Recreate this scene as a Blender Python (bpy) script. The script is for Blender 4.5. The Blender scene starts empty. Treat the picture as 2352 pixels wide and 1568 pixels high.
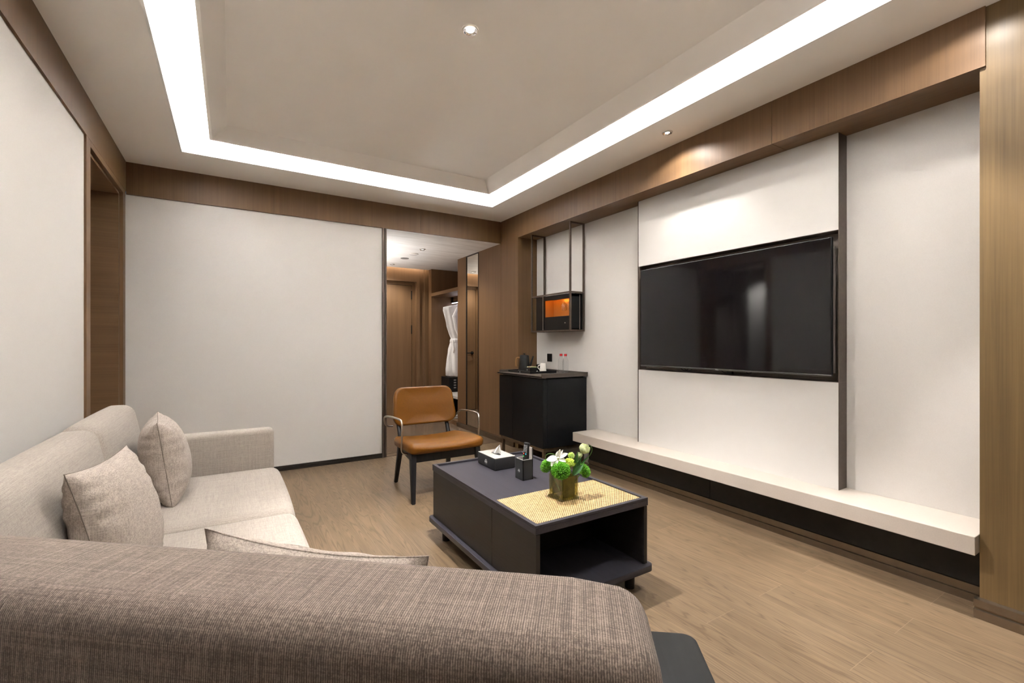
import bpy, bmesh, math, random
from mathutils import Matrix, Vector, noise
random.seed(7)
PI = math.pi
V = V_ = Vector
C = bpy.context.scene.collection
scene = bpy.context.scene

# ------------------------------------------------------------------ camera, world, exposure
cam_d = bpy.data.cameras.new('camera')
cam_d.sensor_width = 36.0
cam_d.lens = 1045.3 / 2352 * 36.0
cam_d.shift_y = 3.0 / 2352
cam_d.clip_start = 0.02
cam = bpy.data.objects.new('camera', cam_d)
C.objects.link(cam)
cam.location = (0, 0, 1.2)
cam.rotation_euler = (PI / 2, 0, -math.radians(31.7))
scene.camera = cam
scene.view_settings.view_transform = 'Standard'
scene.view_settings.look = 'None'
scene.view_settings.gamma = 1.0
scene.view_settings.use_curve_mapping = False
scene.view_settings.exposure = 4.68

world = bpy.data.worlds.new('world')
scene.world = world
world.use_nodes = True
world.node_tree.nodes['Background'].inputs[0].default_value = (0.9, 0.95, 1.0, 1)
world.node_tree.nodes['Background'].inputs[1].default_value = 0.006

WARM = (1.0, 0.98, 0.955)
COVE_STRENGTH = 46.0
K = 0.125          # lamp units; the exposure above makes up for it

def spot(name, loc, power, size, blend, col=WARM, r=0.025, target=None):
    l = bpy.data.lights.new(name, 'SPOT')
    l.energy = power * K; l.spot_size = math.radians(size); l.spot_blend = blend
    l.color = col; l.shadow_soft_size = r
    o = bpy.data.objects.new(name, l); C.objects.link(o); o.location = loc
    if target:
        o.rotation_euler = (Vector(target) - Vector(loc)).to_track_quat('-Z', 'Y').to_euler()
    return o

def area(name, loc, sx, sy, power, rot=(0, 0, 0), col=WARM):
    l = bpy.data.lights.new(name, 'AREA')
    l.shape = 'RECTANGLE'; l.size = sx; l.size_y = sy; l.energy = power; l.color = col
    o = bpy.data.objects.new(name, l); C.objects.link(o); o.location = loc; o.rotation_euler = rot
    return o

# recessed downlights of the room: a soft wide beam plus a brighter core each
for (x, y, z, wide, mid, beam, ang) in ((1.04, 2.09, 2.79, 16, 0, 98, 74), (2.576, 2.12, 2.655, 6, 7, 9, 50),
                                        (-0.50, 1.45, 2.655, 7, 2, 0, 60), (2.576, 0.60, 2.655, 3, 3, 60, 38)):
    spot('downlight_wide', (x, y, z - 0.012), wide, 150, 0.4, r=0.02)
    if mid: spot('downlight_mid', (x, y, z - 0.012), mid, 104, 0.45, r=0.02)
    if beam: spot('downlight_beam', (x, y, z - 0.012), beam, ang, 0.45, r=0.02, target=((1.45, 1.80, 0) if x == 1.04 else None))
# unseen uplight added behind the camera to brighten the ceiling
spot('ceiling_fill_spot', (1.1, -1.0, 1.80), 34, 165, 0.6, r=0.08, target=(1.1, -1.0, 3.0))
# hallway, wardrobe, bedroom
for (x, y) in ((2.09, 5.565), (2.09, 6.85)):
    spot('downlight_hall', (x, y, 2.385), 20, 140, 0.6)
spot('bedroom_fill_spot', (-2.3, 4.75, 2.55), 110, 130, 0.6)  # added spot, lights the curtain mirrored in the television

# ------------------------------------------------------------------ mesh helpers
WM = {}
def wm(o):
    return WM.get(o.name, Matrix.Identity(4))

class MB:
    def __init__(self):
        self.bm = bmesh.new()
    def _new(self, vs):
        return vs
    def box(self, a, b, bev=0.0, seg=2):
        x0, y0, z0 = a; x1, y1, z1 = b
        r = bmesh.ops.create_cube(self.bm, size=1.0)
        vs = r['verts']
        sx, sy, sz = abs(x1 - x0), abs(y1 - y0), abs(z1 - z0)
        for v in vs:
            v.co = Vector(((x0 + x1) / 2 + v.co.x * sx, (y0 + y1) / 2 + v.co.y * sy, (z0 + z1) / 2 + v.co.z * sz))
        if bev > 0:
            es = {e for v in vs for e in v.link_edges}
            bmesh.ops.bevel(self.bm, geom=list(es), offset=min(bev, 0.49 * min(sx, sy, sz)), segments=seg, affect='EDGES', profile=0.5)
        return self
    def hexa(self, p):
        # p: 8 points, bottom 4 ccw then top 4 ccw
        vs = [self.bm.verts.new(q) for q in p]
        for f in ((3, 2, 1, 0), (4, 5, 6, 7), (0, 1, 5, 4), (1, 2, 6, 5), (2, 3, 7, 6), (3, 0, 4, 7)):
            self.bm.faces.new([vs[i] for i in f])
        return self
    def prism(self, poly, axis, a, b, bev=0.0, seg=2):
        # poly: 2-D points in the plane normal to axis, extruded from a to b
        def P(q, t):
            if axis == 'x': return (t, q[0], q[1])
            if axis == 'y': return (q[0], t, q[1])
            return (q[0], q[1], t)
        A = [self.bm.verts.new(P(q, a)) for q in poly]
        B = [self.bm.verts.new(P(q, b)) for q in poly]
        n = len(poly); fs = []
        fs.append(self.bm.faces.new(A[::-1])); fs.append(self.bm.faces.new(B))
        for i in range(n):
            fs.append(self.bm.faces.new((A[i], A[(i + 1) % n], B[(i + 1) % n], B[i])))
        bmesh.ops.recalc_face_normals(self.bm, faces=fs)
        if bev > 0:
            es = {e for v in A + B for e in v.link_edges}
            bmesh.ops.bevel(self.bm, geom=list(es), offset=bev, segments=seg, affect='EDGES', profile=0.5)
        return self
    def ring(self, cs, closed_caps=True, loop=False):
        # cs: list of rings (list of points); skins them
        R = [[self.bm.verts.new(p) for p in c] for c in cs]
        n = len(R[0])
        for a, b in zip(R[:-1], R[1:]):
            for i in range(n):
                self.bm.faces.new((a[i], a[(i + 1) % n], b[(i + 1) % n], b[i]))
        if loop:
            a, b = R[-1], R[0]
            for i in range(n):
                self.bm.faces.new((a[i], a[(i + 1) % n], b[(i + 1) % n], b[i]))
        elif closed_caps:
            self.bm.faces.new(R[0][::-1]); self.bm.faces.new(R[-1])
        return self
    def tube(self, pts, r, seg=10, loop=False, caps=True):
        pts = [Vector(p) for p in pts]
        n = len(pts); rs = r if isinstance(r, (list, tuple)) else [r] * n
        cs = []; up = None
        for i, p in enumerate(pts):
            if loop:
                t = (pts[(i + 1) % n] - pts[i - 1]).normalized()
            else:
                t = (pts[min(i + 1, n - 1)] - pts[max(i - 1, 0)]).normalized()
            if up is None:
                ref = Vector((0, 0, 1)) if abs(t.z) < 0.9 else Vector((1, 0, 0))
                up = (ref - t * ref.dot(t)).normalized()
            else:
                up = (up - t * up.dot(t)).normalized()
            sd = t.cross(up)
            cs.append([p + (up * math.cos(2 * PI * k / seg) + sd * math.sin(2 * PI * k / seg)) * rs[i] for k in range(seg)])
        self.ring(cs, caps, loop)
        return self
    def cyl(self, p0, p1, r0, r1=None, seg=24):
        return self.tube([p0, p1], [r0, r0 if r1 is None else r1], seg)
    def lathe(self, prof, c, seg=32, close=True):
        cs = []
        for (r, z) in prof:
            cs.append([(c[0] + r * math.cos(2 * PI * k / seg), c[1] + r * math.sin(2 * PI * k / seg), c[2] + z) for k in range(seg)])
        self.ring(cs, close)
        return self
    def soft(self, a, b, r=0.04, n=14, crown=(0, 0, 0), fn=None):
        # rounded cushion-like box; crown = extra bulge on x, y, z faces
        x0, y0, z0 = a; x1, y1, z1 = b
        c = Vector(((x0 + x1) / 2, (y0 + y1) / 2, (z0 + z1) / 2))
        h = Vector((abs(x1 - x0) / 2, abs(y1 - y0) / 2, abs(z1 - z0) / 2))
        r = min(r, h.x, h.y, h.z)
        cache = {}
        def ticks(hh):
            k = 4
            t = [-hh + r * (1 - math.cos(PI / 2 * i / k)) * 1.0 for i in range(k)]
            m = max(2, n)
            t += [-hh + r + (2 * hh - 2 * r) * i / m for i in range(m + 1)]
            t += [-q for q in t[:k][::-1]]
            return t
        T = [ticks(h.x), ticks(h.y), ticks(h.z)]
        def vert(p):
            key = tuple(round(q, 6) for q in p)
            if key in cache: return cache[key]
            q = Vector(p)
            inner = Vector((max(-h.x + r, min(h.x - r, q.x)), max(-h.y + r, min(h.y - r, q.y)), max(-h.z + r, min(h.z - r, q.z))))
            d = q - inner
            if d.length > 1e-9: q = inner + d.normalized() * r
            u = [q[i] / h[i] if h[i] else 0 for i in range(3)]
            for i in range(3):
                j, k = (i + 1) % 3, (i + 2) % 3
                q[i] += crown[i] * u[i] * max(0, 1 - u[j] ** 2) * max(0, 1 - u[k] ** 2)
            q = q + c
            if fn: q = Vector(fn(q))
            cache[key] = self.bm.verts.new(q)
            return cache[key]
        for ax in range(3):
            j, k = (ax + 1) % 3, (ax + 2) % 3
            for s in (-1, 1):
                tj, tk = T[j], T[k]
                for ia in range(len(tj) - 1):
                    for ib in range(len(tk) - 1):
                        q = []
                        for (pa, pb) in ((tj[ia], tk[ib]), (tj[ia + 1], tk[ib]), (tj[ia + 1], tk[ib + 1]), (tj[ia], tk[ib + 1])):
                            p = [0, 0, 0]; p[ax] = s * h[ax]; p[j] = pa; p[k] = pb
                            q.append(vert(p))
                        if s < 0: q = q[::-1]
                        if len(set(q)) == 4:
                            try: self.bm.faces.new(q)
                            except ValueError: pass
        return self
    def xf(self, M):
        self.bm.transform(M); return self
    def build(self, name, m, parent=None, smooth=False, angle=35):
        bm = self.bm
        if parent is not None:
            bm.transform(wm(parent).inverted())
        me = bpy.data.meshes.new(name)
        bm.normal_update()
        bm.to_mesh(me); bm.free()
        if smooth:
            for p in me.polygons: p.use_smooth = True
            try: me.set_sharp_from_angle(angle=math.radians(angle))
            except Exception: pass
        ms = m if isinstance(m, (list, tuple)) else [m]
        for q in ms: me.materials.append(q)
        o = bpy.data.objects.new(name, me)
        C.objects.link(o)
        if parent is not None:
            o.parent = parent
            WM[o.name] = wm(parent)
        return o

def smooth_path(pts, it=2):
    pts = [Vector(p_) for p_ in pts]
    for _ in range(it):
        out = [pts[0]]
        for a, b in zip(pts[:-1], pts[1:]):
            out += [a.lerp(b, .25), a.lerp(b, .75)]
        out.append(pts[-1]); pts = out
    return pts

def tag(o, label, cat, group=None, kind=None):
    o['label'] = label; o['category'] = cat
    if group: o['group'] = group
    if kind: o['kind'] = kind
    return o

def thing(name, label, cat, loc=(0, 0, 0), rz=0.0, group=None):
    o = bpy.data.objects.new(name, None); C.objects.link(o)
    o.empty_display_size = 0.1
    o.location = loc; o.rotation_euler = (0, 0, rz)
    WM[o.name] = Matrix.Translation(Vector(loc)) @ Matrix.Rotation(rz, 4, 'Z')
    return tag(o, label, cat, group)

def struct(name, mb, m, label, cat, parent=None, smooth=False):
    o = mb.build(name, m, parent, smooth)
    o['kind'] = 'structure'
    if parent is None: tag(o, label, cat)
    return o

# ------------------------------------------------------------------ materials
def new_mat(name):
    m = bpy.data.materials.new(name); m.use_nodes = True
    nt = m.node_tree; nt.nodes.clear()
    out = nt.nodes.new('ShaderNodeOutputMaterial')
    b = nt.nodes.new('ShaderNodeBsdfPrincipled')
    nt.links.new(b.outputs[0], out.inputs[0])
    return m, nt, b, out

def N(nt, t, **kw):
    n = nt.nodes.new(t)
    for k, v in kw.items(): setattr(n, k, v)
    return n

def coords(nt, scale=(1, 1, 1), kind='Object'):
    tc = N(nt, 'ShaderNodeTexCoord'); mp = N(nt, 'ShaderNodeMapping')
    mp.inputs['Scale'].default_value = scale
    nt.links.new(tc.outputs[kind], mp.inputs[0])
    return mp.outputs[0]

def noise_n(nt, vec, scale=1.0, detail=3, rough=0.55, dist=0.0):
    n = N(nt, 'ShaderNodeTexNoise'); n.inputs['Scale'].default_value = scale
    n.inputs['Detail'].default_value = detail; n.inputs['Roughness'].default_value = rough
    n.inputs['Distortion'].default_value = dist
    if vec is not None: nt.links.new(vec, n.inputs['Vector'])
    return n.outputs['Fac']

def ramp(nt, fac, stops):
    r = N(nt, 'ShaderNodeValToRGB')
    while len(r.color_ramp.elements) > 1: r.color_ramp.elements.remove(r.color_ramp.elements[-1])
    r.color_ramp.elements[0].position = stops[0][0]
    r.color_ramp.elements[0].color = (*stops[0][1], 1)
    for p, c in stops[1:]:
        e = r.color_ramp.elements.new(p); e.color = (*c, 1)
    nt.links.new(fac, r.inputs[0])
    return r.outputs[0]

def math_n(nt, op, a, b=None):
    n = N(nt, 'ShaderNodeMath', operation=op)
    for i, q in enumerate((a, b)):
        if q is None: continue
        if isinstance(q, (int, float)): n.inputs[i].default_value = q
        else: nt.links.new(q, n.inputs[i])
    return n.outputs[0]

def mixc(nt, fac, a, b, mode='MIX'):
    n = N(nt, 'ShaderNodeMix', data_type='RGBA', blend_type=mode)
    for i, q in ((0, fac), (6, a), (7, b)):
        if isinstance(q, (int, float)): n.inputs[i].default_value = q
        elif isinstance(q, tuple): n.inputs[i].default_value = (*q, 1)
        else: nt.links.new(q, n.inputs[i])
    return n.outputs[2]

def bump(nt, b, h, strength=0.2, dist=0.002):
    n = N(nt, 'ShaderNodeBump'); n.inputs['Strength'].default_value = strength; n.inputs['Distance'].default_value = dist
    nt.links.new(h, n.inputs['Height']); nt.links.new(n.outputs[0], b.inputs['Normal'])

def plain(name, col, rough=0.5, metal=0.0, spec=0.5, nscale=0, namt=0.0, bumps=0.0, bdist=0.001):
    m, nt, b, out = new_mat(name)
    b.inputs['Roughness'].default_value = rough; b.inputs['Metallic'].default_value = metal
    b.inputs['Specular IOR Level'].default_value = spec
    if nscale:
        f = noise_n(nt, coords(nt), nscale, 4)
        lo = tuple(c * (1 - namt) for c in col); hi = tuple(min(1, c * (1 + namt)) for c in col)
        nt.links.new(ramp(nt, f, [(0.3, lo), (0.7, hi)]), b.inputs['Base Color'])
        if bumps: bump(nt, b, f, bumps, bdist)
    else:
        b.inputs['Base Color'].default_value = (*col, 1)
    return m

def veneer(name, base, axis='z', contrast=0.11, rough=0.48, fine=170, seam=None):
    m, nt, b, out = new_mat(name)
    sc = {'x': (1.6, fine, fine), 'y': (fine, 1.6, fine), 'z': (fine, fine, 1.6)}[axis]
    sc2 = tuple(q * 0.16 if q > 10 else q * 0.5 for q in sc)
    f1 = noise_n(nt, coords(nt, sc), 1.0, 4, 0.6)
    f2 = noise_n(nt, coords(nt, sc2), 1.0, 3, 0.5, 0.15)
    f = math_n(nt, 'ADD', math_n(nt, 'MULTIPLY', f1, 0.55), math_n(nt, 'MULTIPLY', f2, 0.45))
    lo = tuple(c * (1 - contrast * 1.6) for c in base); hi = tuple(c * (1 + contrast * 1.5) for c in base)
    nt.links.new(ramp(nt, f, [(0.32, lo), (0.5, base), (0.68, hi)]), b.inputs['Base Color'])
    b.inputs['Roughness'].default_value = rough
    b.inputs['Specular IOR Level'].default_value = 0.35
    bump(nt, b, f1, 0.12, 0.0006)
    return m

WALL = plain('wall_covering', (0.615, 0.580, 0.538), 0.85, spec=0.2, nscale=240, namt=0.025, bumps=0.06, bdist=0.0006)
CEIL = plain('ceiling_paint', (0.97, 0.94, 0.89), 0.9, spec=0.15, nscale=3, namt=0.012)
COVE = plain('cove_paint', (0.88, 0.87, 0.85), 0.9, spec=0.1)
WOOD = veneer('walnut_veneer', (0.163, 0.090, 0.041))
WOODY = veneer('walnut_veneer_lengthwise', (0.163, 0.090, 0.041), 'y')
WOODX = veneer('walnut_veneer_crosswise', (0.163, 0.090, 0.041), 'x')
WOODR = veneer('walnut_veneer_pillar', (0.150, 0.094, 0.038), 'z', 0.17, 0.42, 120)
BRONZE = plain('dark_bronze', (0.125, 0.095, 0.075), 0.38, 0.7, nscale=60, namt=0.1)
SKIRT = plain('bronze_skirting', (0.22, 0.17, 0.12), 0.27, 0.8, nscale=40, namt=0.12)
DARKSKIRT = plain('dark_skirting', (0.03, 0.024, 0.02), 0.4, 0.4)
STONE = plain('beige_stone', (0.47, 0.412, 0.352), 0.33, nscale=160, namt=0.035)
BLACKWOOD = plain('black_lacquer_panel', (0.009, 0.0085, 0.008), 0.42, spec=0.3, nscale=14, namt=0.3)
CABBLACK = plain('black_cabinet_lacquer', (0.005, 0.0055, 0.0065), 0.36, spec=0.25)
CHROME = plain('brushed_steel', (0.50, 0.46, 0.42), 0.28, 1.0)
SILVER = plain('polished_silver', (0.8, 0.8, 0.8), 0.15, 1.0)
BLACK = plain('black_plastic', (0.006, 0.006, 0.006), 0.45, spec=0.3)
BLACKM = plain('black_matte_metal', (0.010, 0.0095, 0.009), 0.45, 0.1, spec=.35)
WHITEC = plain('white_ceramic', (0.82, 0.78, 0.72), 0.2)
WHITEM = plain('white_mark', (0.5, 0.5, 0.5), 0.5)

def floor_mat():
    m, nt, b, out = new_mat('oak_plank_floor')
    tc = N(nt, 'ShaderNodeTexCoord'); sep = N(nt, 'ShaderNodeSeparateXYZ')
    nt.links.new(tc.outputs['Object'], sep.inputs[0])
    cmb = N(nt, 'ShaderNodeCombineXYZ')
    nt.links.new(sep.outputs[1], cmb.inputs[0]); nt.links.new(math_n(nt, 'ADD', sep.outputs[0], 0.07), cmb.inputs[1])
    br = N(nt, 'ShaderNodeTexBrick'); br.offset = 0.37; br.offset_frequency = 2
    br.inputs['Scale'].default_value = 1.0; br.inputs['Brick Width'].default_value = 1.22; br.inputs['Row Height'].default_value = 0.2
    br.inputs['Mortar Size'].default_value = 0.0011; br.inputs['Mortar Smooth'].default_value = 0.3
    br.inputs['Color1'].default_value = (0, 0, 0, 1); br.inputs['Color2'].default_value = (1, 1, 1, 1); br.inputs['Mortar'].default_value = (0.5, 0.5, 0.5, 1)
    nt.links.new(cmb.outputs[0], br.inputs['Vector'])
    rnd = br.outputs['Color']
    rx = N(nt, 'ShaderNodeSeparateColor'); nt.links.new(rnd, rx.inputs[0])
    off = math_n(nt, 'MULTIPLY', rx.outputs[0], 37.0)
    cv = N(nt, 'ShaderNodeCombineXYZ')
    nt.links.new(math_n(nt, 'MULTIPLY', sep.outputs[0], 11.0), cv.inputs[0])
    nt.links.new(math_n(nt, 'ADD', math_n(nt, 'MULTIPLY', sep.outputs[1], 0.62), off), cv.inputs[1])
    nt.links.new(off, cv.inputs[2])
    base = noise_n(nt, cv.outputs[0], 1.0, 2, 0.4, 0.25)
    rings = math_n(nt, 'FRACT', math_n(nt, 'MULTIPLY', base, 24.0))
    ringl = math_n(nt, 'ABSOLUTE', math_n(nt, 'SUBTRACT', rings, 0.5))       # 0..0.5
    cf = N(nt, 'ShaderNodeCombineXYZ')
    nt.links.new(math_n(nt, 'MULTIPLY', sep.outputs[0], 260.0), cf.inputs[0])
    nt.links.new(math_n(nt, 'ADD', math_n(nt, 'MULTIPLY', sep.outputs[1], 9.0), off), cf.inputs[1])
    fib = noise_n(nt, cf.outputs[0], 1.0, 3, 0.6)
    cg = N(nt, 'ShaderNodeCombineXYZ')
    nt.links.new(math_n(nt, 'MULTIPLY', sep.outputs[0], 22.0), cg.inputs[0])
    nt.links.new(math_n(nt, 'ADD', math_n(nt, 'MULTIPLY', sep.outputs[1], 1.6), off), cg.inputs[1])
    wide = noise_n(nt, cg.outputs[0], 1.0, 3, 0.5)
    A = (0.165, 0.112, 0.065); B = (0.225, 0.157, 0.094); D = (0.088, 0.056, 0.030)
    col = ramp(nt, wide, [(0.3, A), (0.7, B)])
    col = mixc(nt, math_n(nt, 'MULTIPLY', ramp(nt, ringl, [(0.0, (1, 1, 1)), (0.20, (0, 0, 0))]), 0.62), col, D)
    col = mixc(nt, math_n(nt, 'MULTIPLY', ramp(nt, fib, [(0.35, (1, 1, 1)), (0.6, (0, 0, 0))]), 0.28), col, D)
    tint = ramp(nt, rx.outputs[0], [(0.0, (0.90, 0.90, 0.90)), (1.0, (1.05, 1.04, 1.03))])
    col = mixc(nt, 1.0, col, tint, 'MULTIPLY')
    col = mixc(nt, math_n(nt, 'MULTIPLY', br.outputs['Fac'], 0.5), col, (0.30, 0.23, 0.155))
    nt.links.new(col, b.inputs['Base Color'])
    b.inputs['Roughness'].default_value = 0.42
    b.inputs['Specular IOR Level'].default_value = 0.25
    h = math_n(nt, 'SUBTRACT', math_n(nt, 'MULTIPLY', fib, 0.5), math_n(nt, 'MULTIPLY', br.outputs['Fac'], 1.0))
    bump(nt, b, h, 0.10, 0.0008)
    return m
FLOOR = floor_mat()

def tile_mat():
    m, nt, b, out = new_mat('hall_stone_tile')
    v = coords(nt)
    br = N(nt, 'ShaderNodeTexBrick'); br.offset = 0.5
    br.inputs['Scale'].default_value = 1.0; br.inputs['Brick Width'].default_value = 0.45; br.inputs['Row Height'].default_value = 0.9
    br.inputs['Mortar Size'].default_value = 0.0015
    br.inputs['Color1'].default_value = (0.165, 0.115, 0.078, 1); br.inputs['Color2'].default_value = (0.19, 0.135, 0.092, 1); br.inputs['Mortar'].default_value = (0.07, 0.05, 0.035, 1)
    nt.links.new(v, br.inputs['Vector'])
    f = noise_n(nt, coords(nt, (3, 14, 1)), 1.0, 4, 0.6, 1.0)
    nt.links.new(mixc(nt, 0.35, br.outputs['Color'], ramp(nt, f, [(0.35, (0.10, 0.068, 0.045)), (0.65, (0.22, 0.16, 0.11))])), b.inputs['Base Color'])
    b.inputs['Roughness'].default_value = 0.2
    return m
TILE = tile_mat()

def fabric(name, base, scale=640.0, contrast=0.42, bstr=0.5, weights=(1, 1, 1), rib=0.0, hik=0.8):
    m, nt, b, out = new_mat(name)
    def thread(ax, k, low):
        s = [scale * k] * 3; s[ax] = scale * k * low
        return noise_n(nt, coords(nt, tuple(s)), 1.0, 1, 0.5)
    LO1, LO2 = (0.012, 0.006) if rib else (0.04, 0.014)
    def wsum(vals, w):
        r = None
        for v, q in zip(vals, w):
            t_ = math_n(nt, 'MULTIPLY', math_n(nt, 'SUBTRACT', v, 0.5), q)
            r = t_ if r is None else math_n(nt, 'ADD', r, t_)
        return r
    fine = wsum([thread(i, 1.0, LO1) for i in range(3)], weights)
    slub = wsum([thread(i, 0.42, LO2) for i in range(3)], weights)
    f = math_n(nt, 'ADD', math_n(nt, 'MULTIPLY', fine, 0.55), math_n(nt, 'MULTIPLY', slub, 0.40))
    h = fine
    if rib:
        tc = N(nt, 'ShaderNodeTexCoord'); sep = N(nt, 'ShaderNodeSeparateXYZ'); nt.links.new(tc.outputs['Object'], sep.inputs[0])
        wob = noise_n(nt, coords(nt, (14, 14, 14)), 1.0, 2)
        wv = math_n(nt, 'SINE', math_n(nt, 'ADD', math_n(nt, 'MULTIPLY', sep.outputs[0], 2 * PI / rib), math_n(nt, 'MULTIPLY', wob, 5.0)))
        f = math_n(nt, 'ADD', f, math_n(nt, 'MULTIPLY', wv, 0.11))
        h = math_n(nt, 'ADD', math_n(nt, 'MULTIPLY', fine, 0.6), math_n(nt, 'MULTIPLY', wv, 0.25))
    f = math_n(nt, 'ADD', f, 0.5)
    lo = tuple(c * (1 - contrast) for c in base); hi = tuple(min(0.95, c * (1 + contrast * hik)) for c in base)
    nt.links.new(ramp(nt, f, [(0.32, lo), (0.5, base), (0.66, hi)]), b.inputs['Base Color'])
    b.inputs['Roughness'].default_value = 0.92
    b.inputs['Specular IOR Level'].default_value = 0.15
    b.inputs['Sheen Weight'].default_value = 0.1
    bump(nt, b, h, bstr, 0.001)
    return m
SOFA = fabric('oatmeal_linen', (0.37, 0.32, 0.275), contrast=0.17)
LOVE = fabric('shaded_ribbed_linen', (0.190, 0.149, 0.121), 640.0, 0.38, 0.6, (0.40, 0.62, 0.62), 0.0027, 2.4)  # same linen as the sofa, with the loveseat's shade put into its colour
CUSH = fabric('sand_linen', (0.41, 0.345, 0.295), 600.0, 0.26)
SEAM = plain('pillow_seam', (0.17, 0.135, 0.11), 0.9)
ROBE = plain('white_waffle_cotton', (0.80, 0.77, 0.73), 0.9, nscale=60, namt=0.05, bumps=0.2)
LEATHER = plain('tan_leather', (0.175, 0.064, 0.006), 0.38, spec=0.28, nscale=130, namt=0.10, bumps=0.05, bdist=0.0006)
BLACKASH = veneer('black_stained_ash', (0.010, 0.0088, 0.009), 'z', 0.3, 0.4)
ASHTOP = veneer('charcoal_ash_top', (0.036, 0.033, 0.040), 'y', 0.16, 0.36, 130)
ASHSIDE = veneer('charcoal_ash_side', (0.020, 0.0168, 0.0163), 'y', 0.2, 0.42, 110)

def rattan_mat():
    m, nt, b, out = new_mat('woven_rattan')
    tc = N(nt, 'ShaderNodeTexCoord'); sep = N(nt, 'ShaderNodeSeparateXYZ'); nt.links.new(tc.outputs['Object'], sep.inputs[0])
    k = 2 * PI / 0.0120
    sx = math_n(nt, 'SINE', math_n(nt, 'MULTIPLY', sep.outputs[0], k))
    row = math_n(nt, 'MULTIPLY', sep.outputs[1], k)
    sy = math_n(nt, 'SINE', row)
    p = math_n(nt, 'MULTIPLY', sx, sy)
    nz = noise_n(nt, coords(nt, (60, 60, 60)), 1.0, 2)
    f = math_n(nt, 'ADD', math_n(nt, 'MULTIPLY', p, 0.5), math_n(nt, 'MULTIPLY', nz, 0.5))
    f = math_n(nt, 'ADD', f, 0.22)
    nt.links.new(ramp(nt, f, [(0.18, (0.05, 0.022, 0.005)), (0.36, (0.24, 0.125, 0.034)), (0.55, (0.47, 0.315, 0.12)), (0.9, (0.78, 0.62, 0.33))]), b.inputs['Base Color'])
    b.inputs['Roughness'].default_value = 0.45
    bump(nt, b, p, 0.7, 0.0015)
    return m
RATTAN = rattan_mat()

def thin_glass(name, tint, gloss=0.02, ior=0.03, milk=0.0):
    m = bpy.data.materials.new(name); m.use_nodes = True
    nt = m.node_tree; nt.nodes.clear()
    out = N(nt, 'ShaderNodeOutputMaterial'); t = N(nt, 'ShaderNodeBsdfTransparent'); g = N(nt, 'ShaderNodeBsdfGlossy')
    t.inputs[0].default_value = (*tint, 1); g.inputs['Roughness'].default_value = gloss
    lw = N(nt, 'ShaderNodeLayerWeight')
    fac = math_n(nt, 'ADD', math_n(nt, 'MULTIPLY', math_n(nt, 'POWER', lw.outputs['Facing'], 4.0), 0.55), ior)
    mx = N(nt, 'ShaderNodeMixShader')
    nt.links.new(fac, mx.inputs[0]); nt.links.new(t.outputs[0], mx.inputs[1]); nt.links.new(g.outputs[0], mx.inputs[2])
    last = mx
    if milk:
        d = N(nt, 'ShaderNodeBsdfDiffuse'); d.inputs[0].default_value = (.85, .85, .84, 1)
        m2 = N(nt, 'ShaderNodeMixShader'); m2.inputs[0].default_value = milk
        nt.links.new(mx.outputs[0], m2.inputs[1]); nt.links.new(d.outputs[0], m2.inputs[2]); last = m2
    nt.links.new(last.outputs[0], out.inputs[0])
    return m
GLASS = thin_glass('clear_glass', (0.93, 0.92, 0.88))
VASEG = thin_glass('vase_glass', (0.78, 0.76, 0.56), 0.03, 0.10)
PET = thin_glass('clear_bottle', (0.97, 0.97, 0.97), 0.06, 0.05, 0.045)

def emit(name, col, s):
    m = bpy.data.materials.new(name); m.use_nodes = True
    nt = m.node_tree; nt.nodes.clear()
    out = N(nt, 'ShaderNodeOutputMaterial'); e = N(nt, 'ShaderNodeEmission')
    e.inputs[0].default_value = (*col, 1); e.inputs[1].default_value = s * K
    nt.links.new(e.outputs[0], out.inputs[0])
    return m
LED = emit('cove_led', (0.965, 0.985, 1.03), COVE_STRENGTH)
LEDW = emit('warm_led', (1.0, 0.84, 0.70), 7.0)
LEDROD = emit('wardrobe_led', (0.95, 0.90, 1.0), 3.5)
AMBER = emit('amber_led', (1.0, 0.42, 0.08), 22.0)
LAMP = emit('lamp_face', (1.0, 0.95, 0.88), 60.0)
LAMPD = emit('lamp_face_dim', (1.0, 0.95, 0.88), 0.6)
MIRROR = plain('mirror_glass', (0.82, 0.80, 0.74), 0.01, 1.0)
SCREEN = plain('tv_screen_glass', (0.006, 0.005, 0.0055), 0.06, spec=0.55)

# ------------------------------------------------------------------ room shell
XL, XR, YB, ZC, ZF = -0.72, 2.78, 4.76, 2.66, 2.40
YR = -2.2
XW = 3.04                     # recessed white wall behind the bench

struct('floor', MB().box((XL - 0.02, YR, -0.06), (3.2, YB, 0.0)), FLOOR, 'light oak plank floor of the living room', 'floor')
struct('floor', MB().box((1.30, YB, -0.06), (3.6, 7.6, 0.0)), TILE, 'polished brown stone floor of the hallway', 'floor')
struct('floor', MB().box((-3.2, 2.4, -0.06), (XL - 0.02, 5.8, 0.0)), TILE, 'brown floor of the bedroom beyond the left opening', 'floor')

# ceiling with light cove tray
tx0, tx1, ty0, ty1 = -0.318, 2.395, 0.55, 4.282      # opening in the lower border
c = MB()
zt = ZC + 0.012
lp = 0.012
c.box((XL - 0.3, YR, ZC), (tx0 - lp, YB + 0.1, zt)); c.box((tx1 + lp, YR, ZC), (3.2, YB + 0.1, zt))
c.box((tx0 - lp, ty1 + lp, ZC), (tx1 + lp, YB + 0.1, zt)); c.box((tx0 - lp, YR, ZC), (tx1 + lp, ty0 - lp, zt))
struct('ceiling', c, CEIL, 'dropped ceiling border around the lit tray', 'ceiling')
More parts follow.
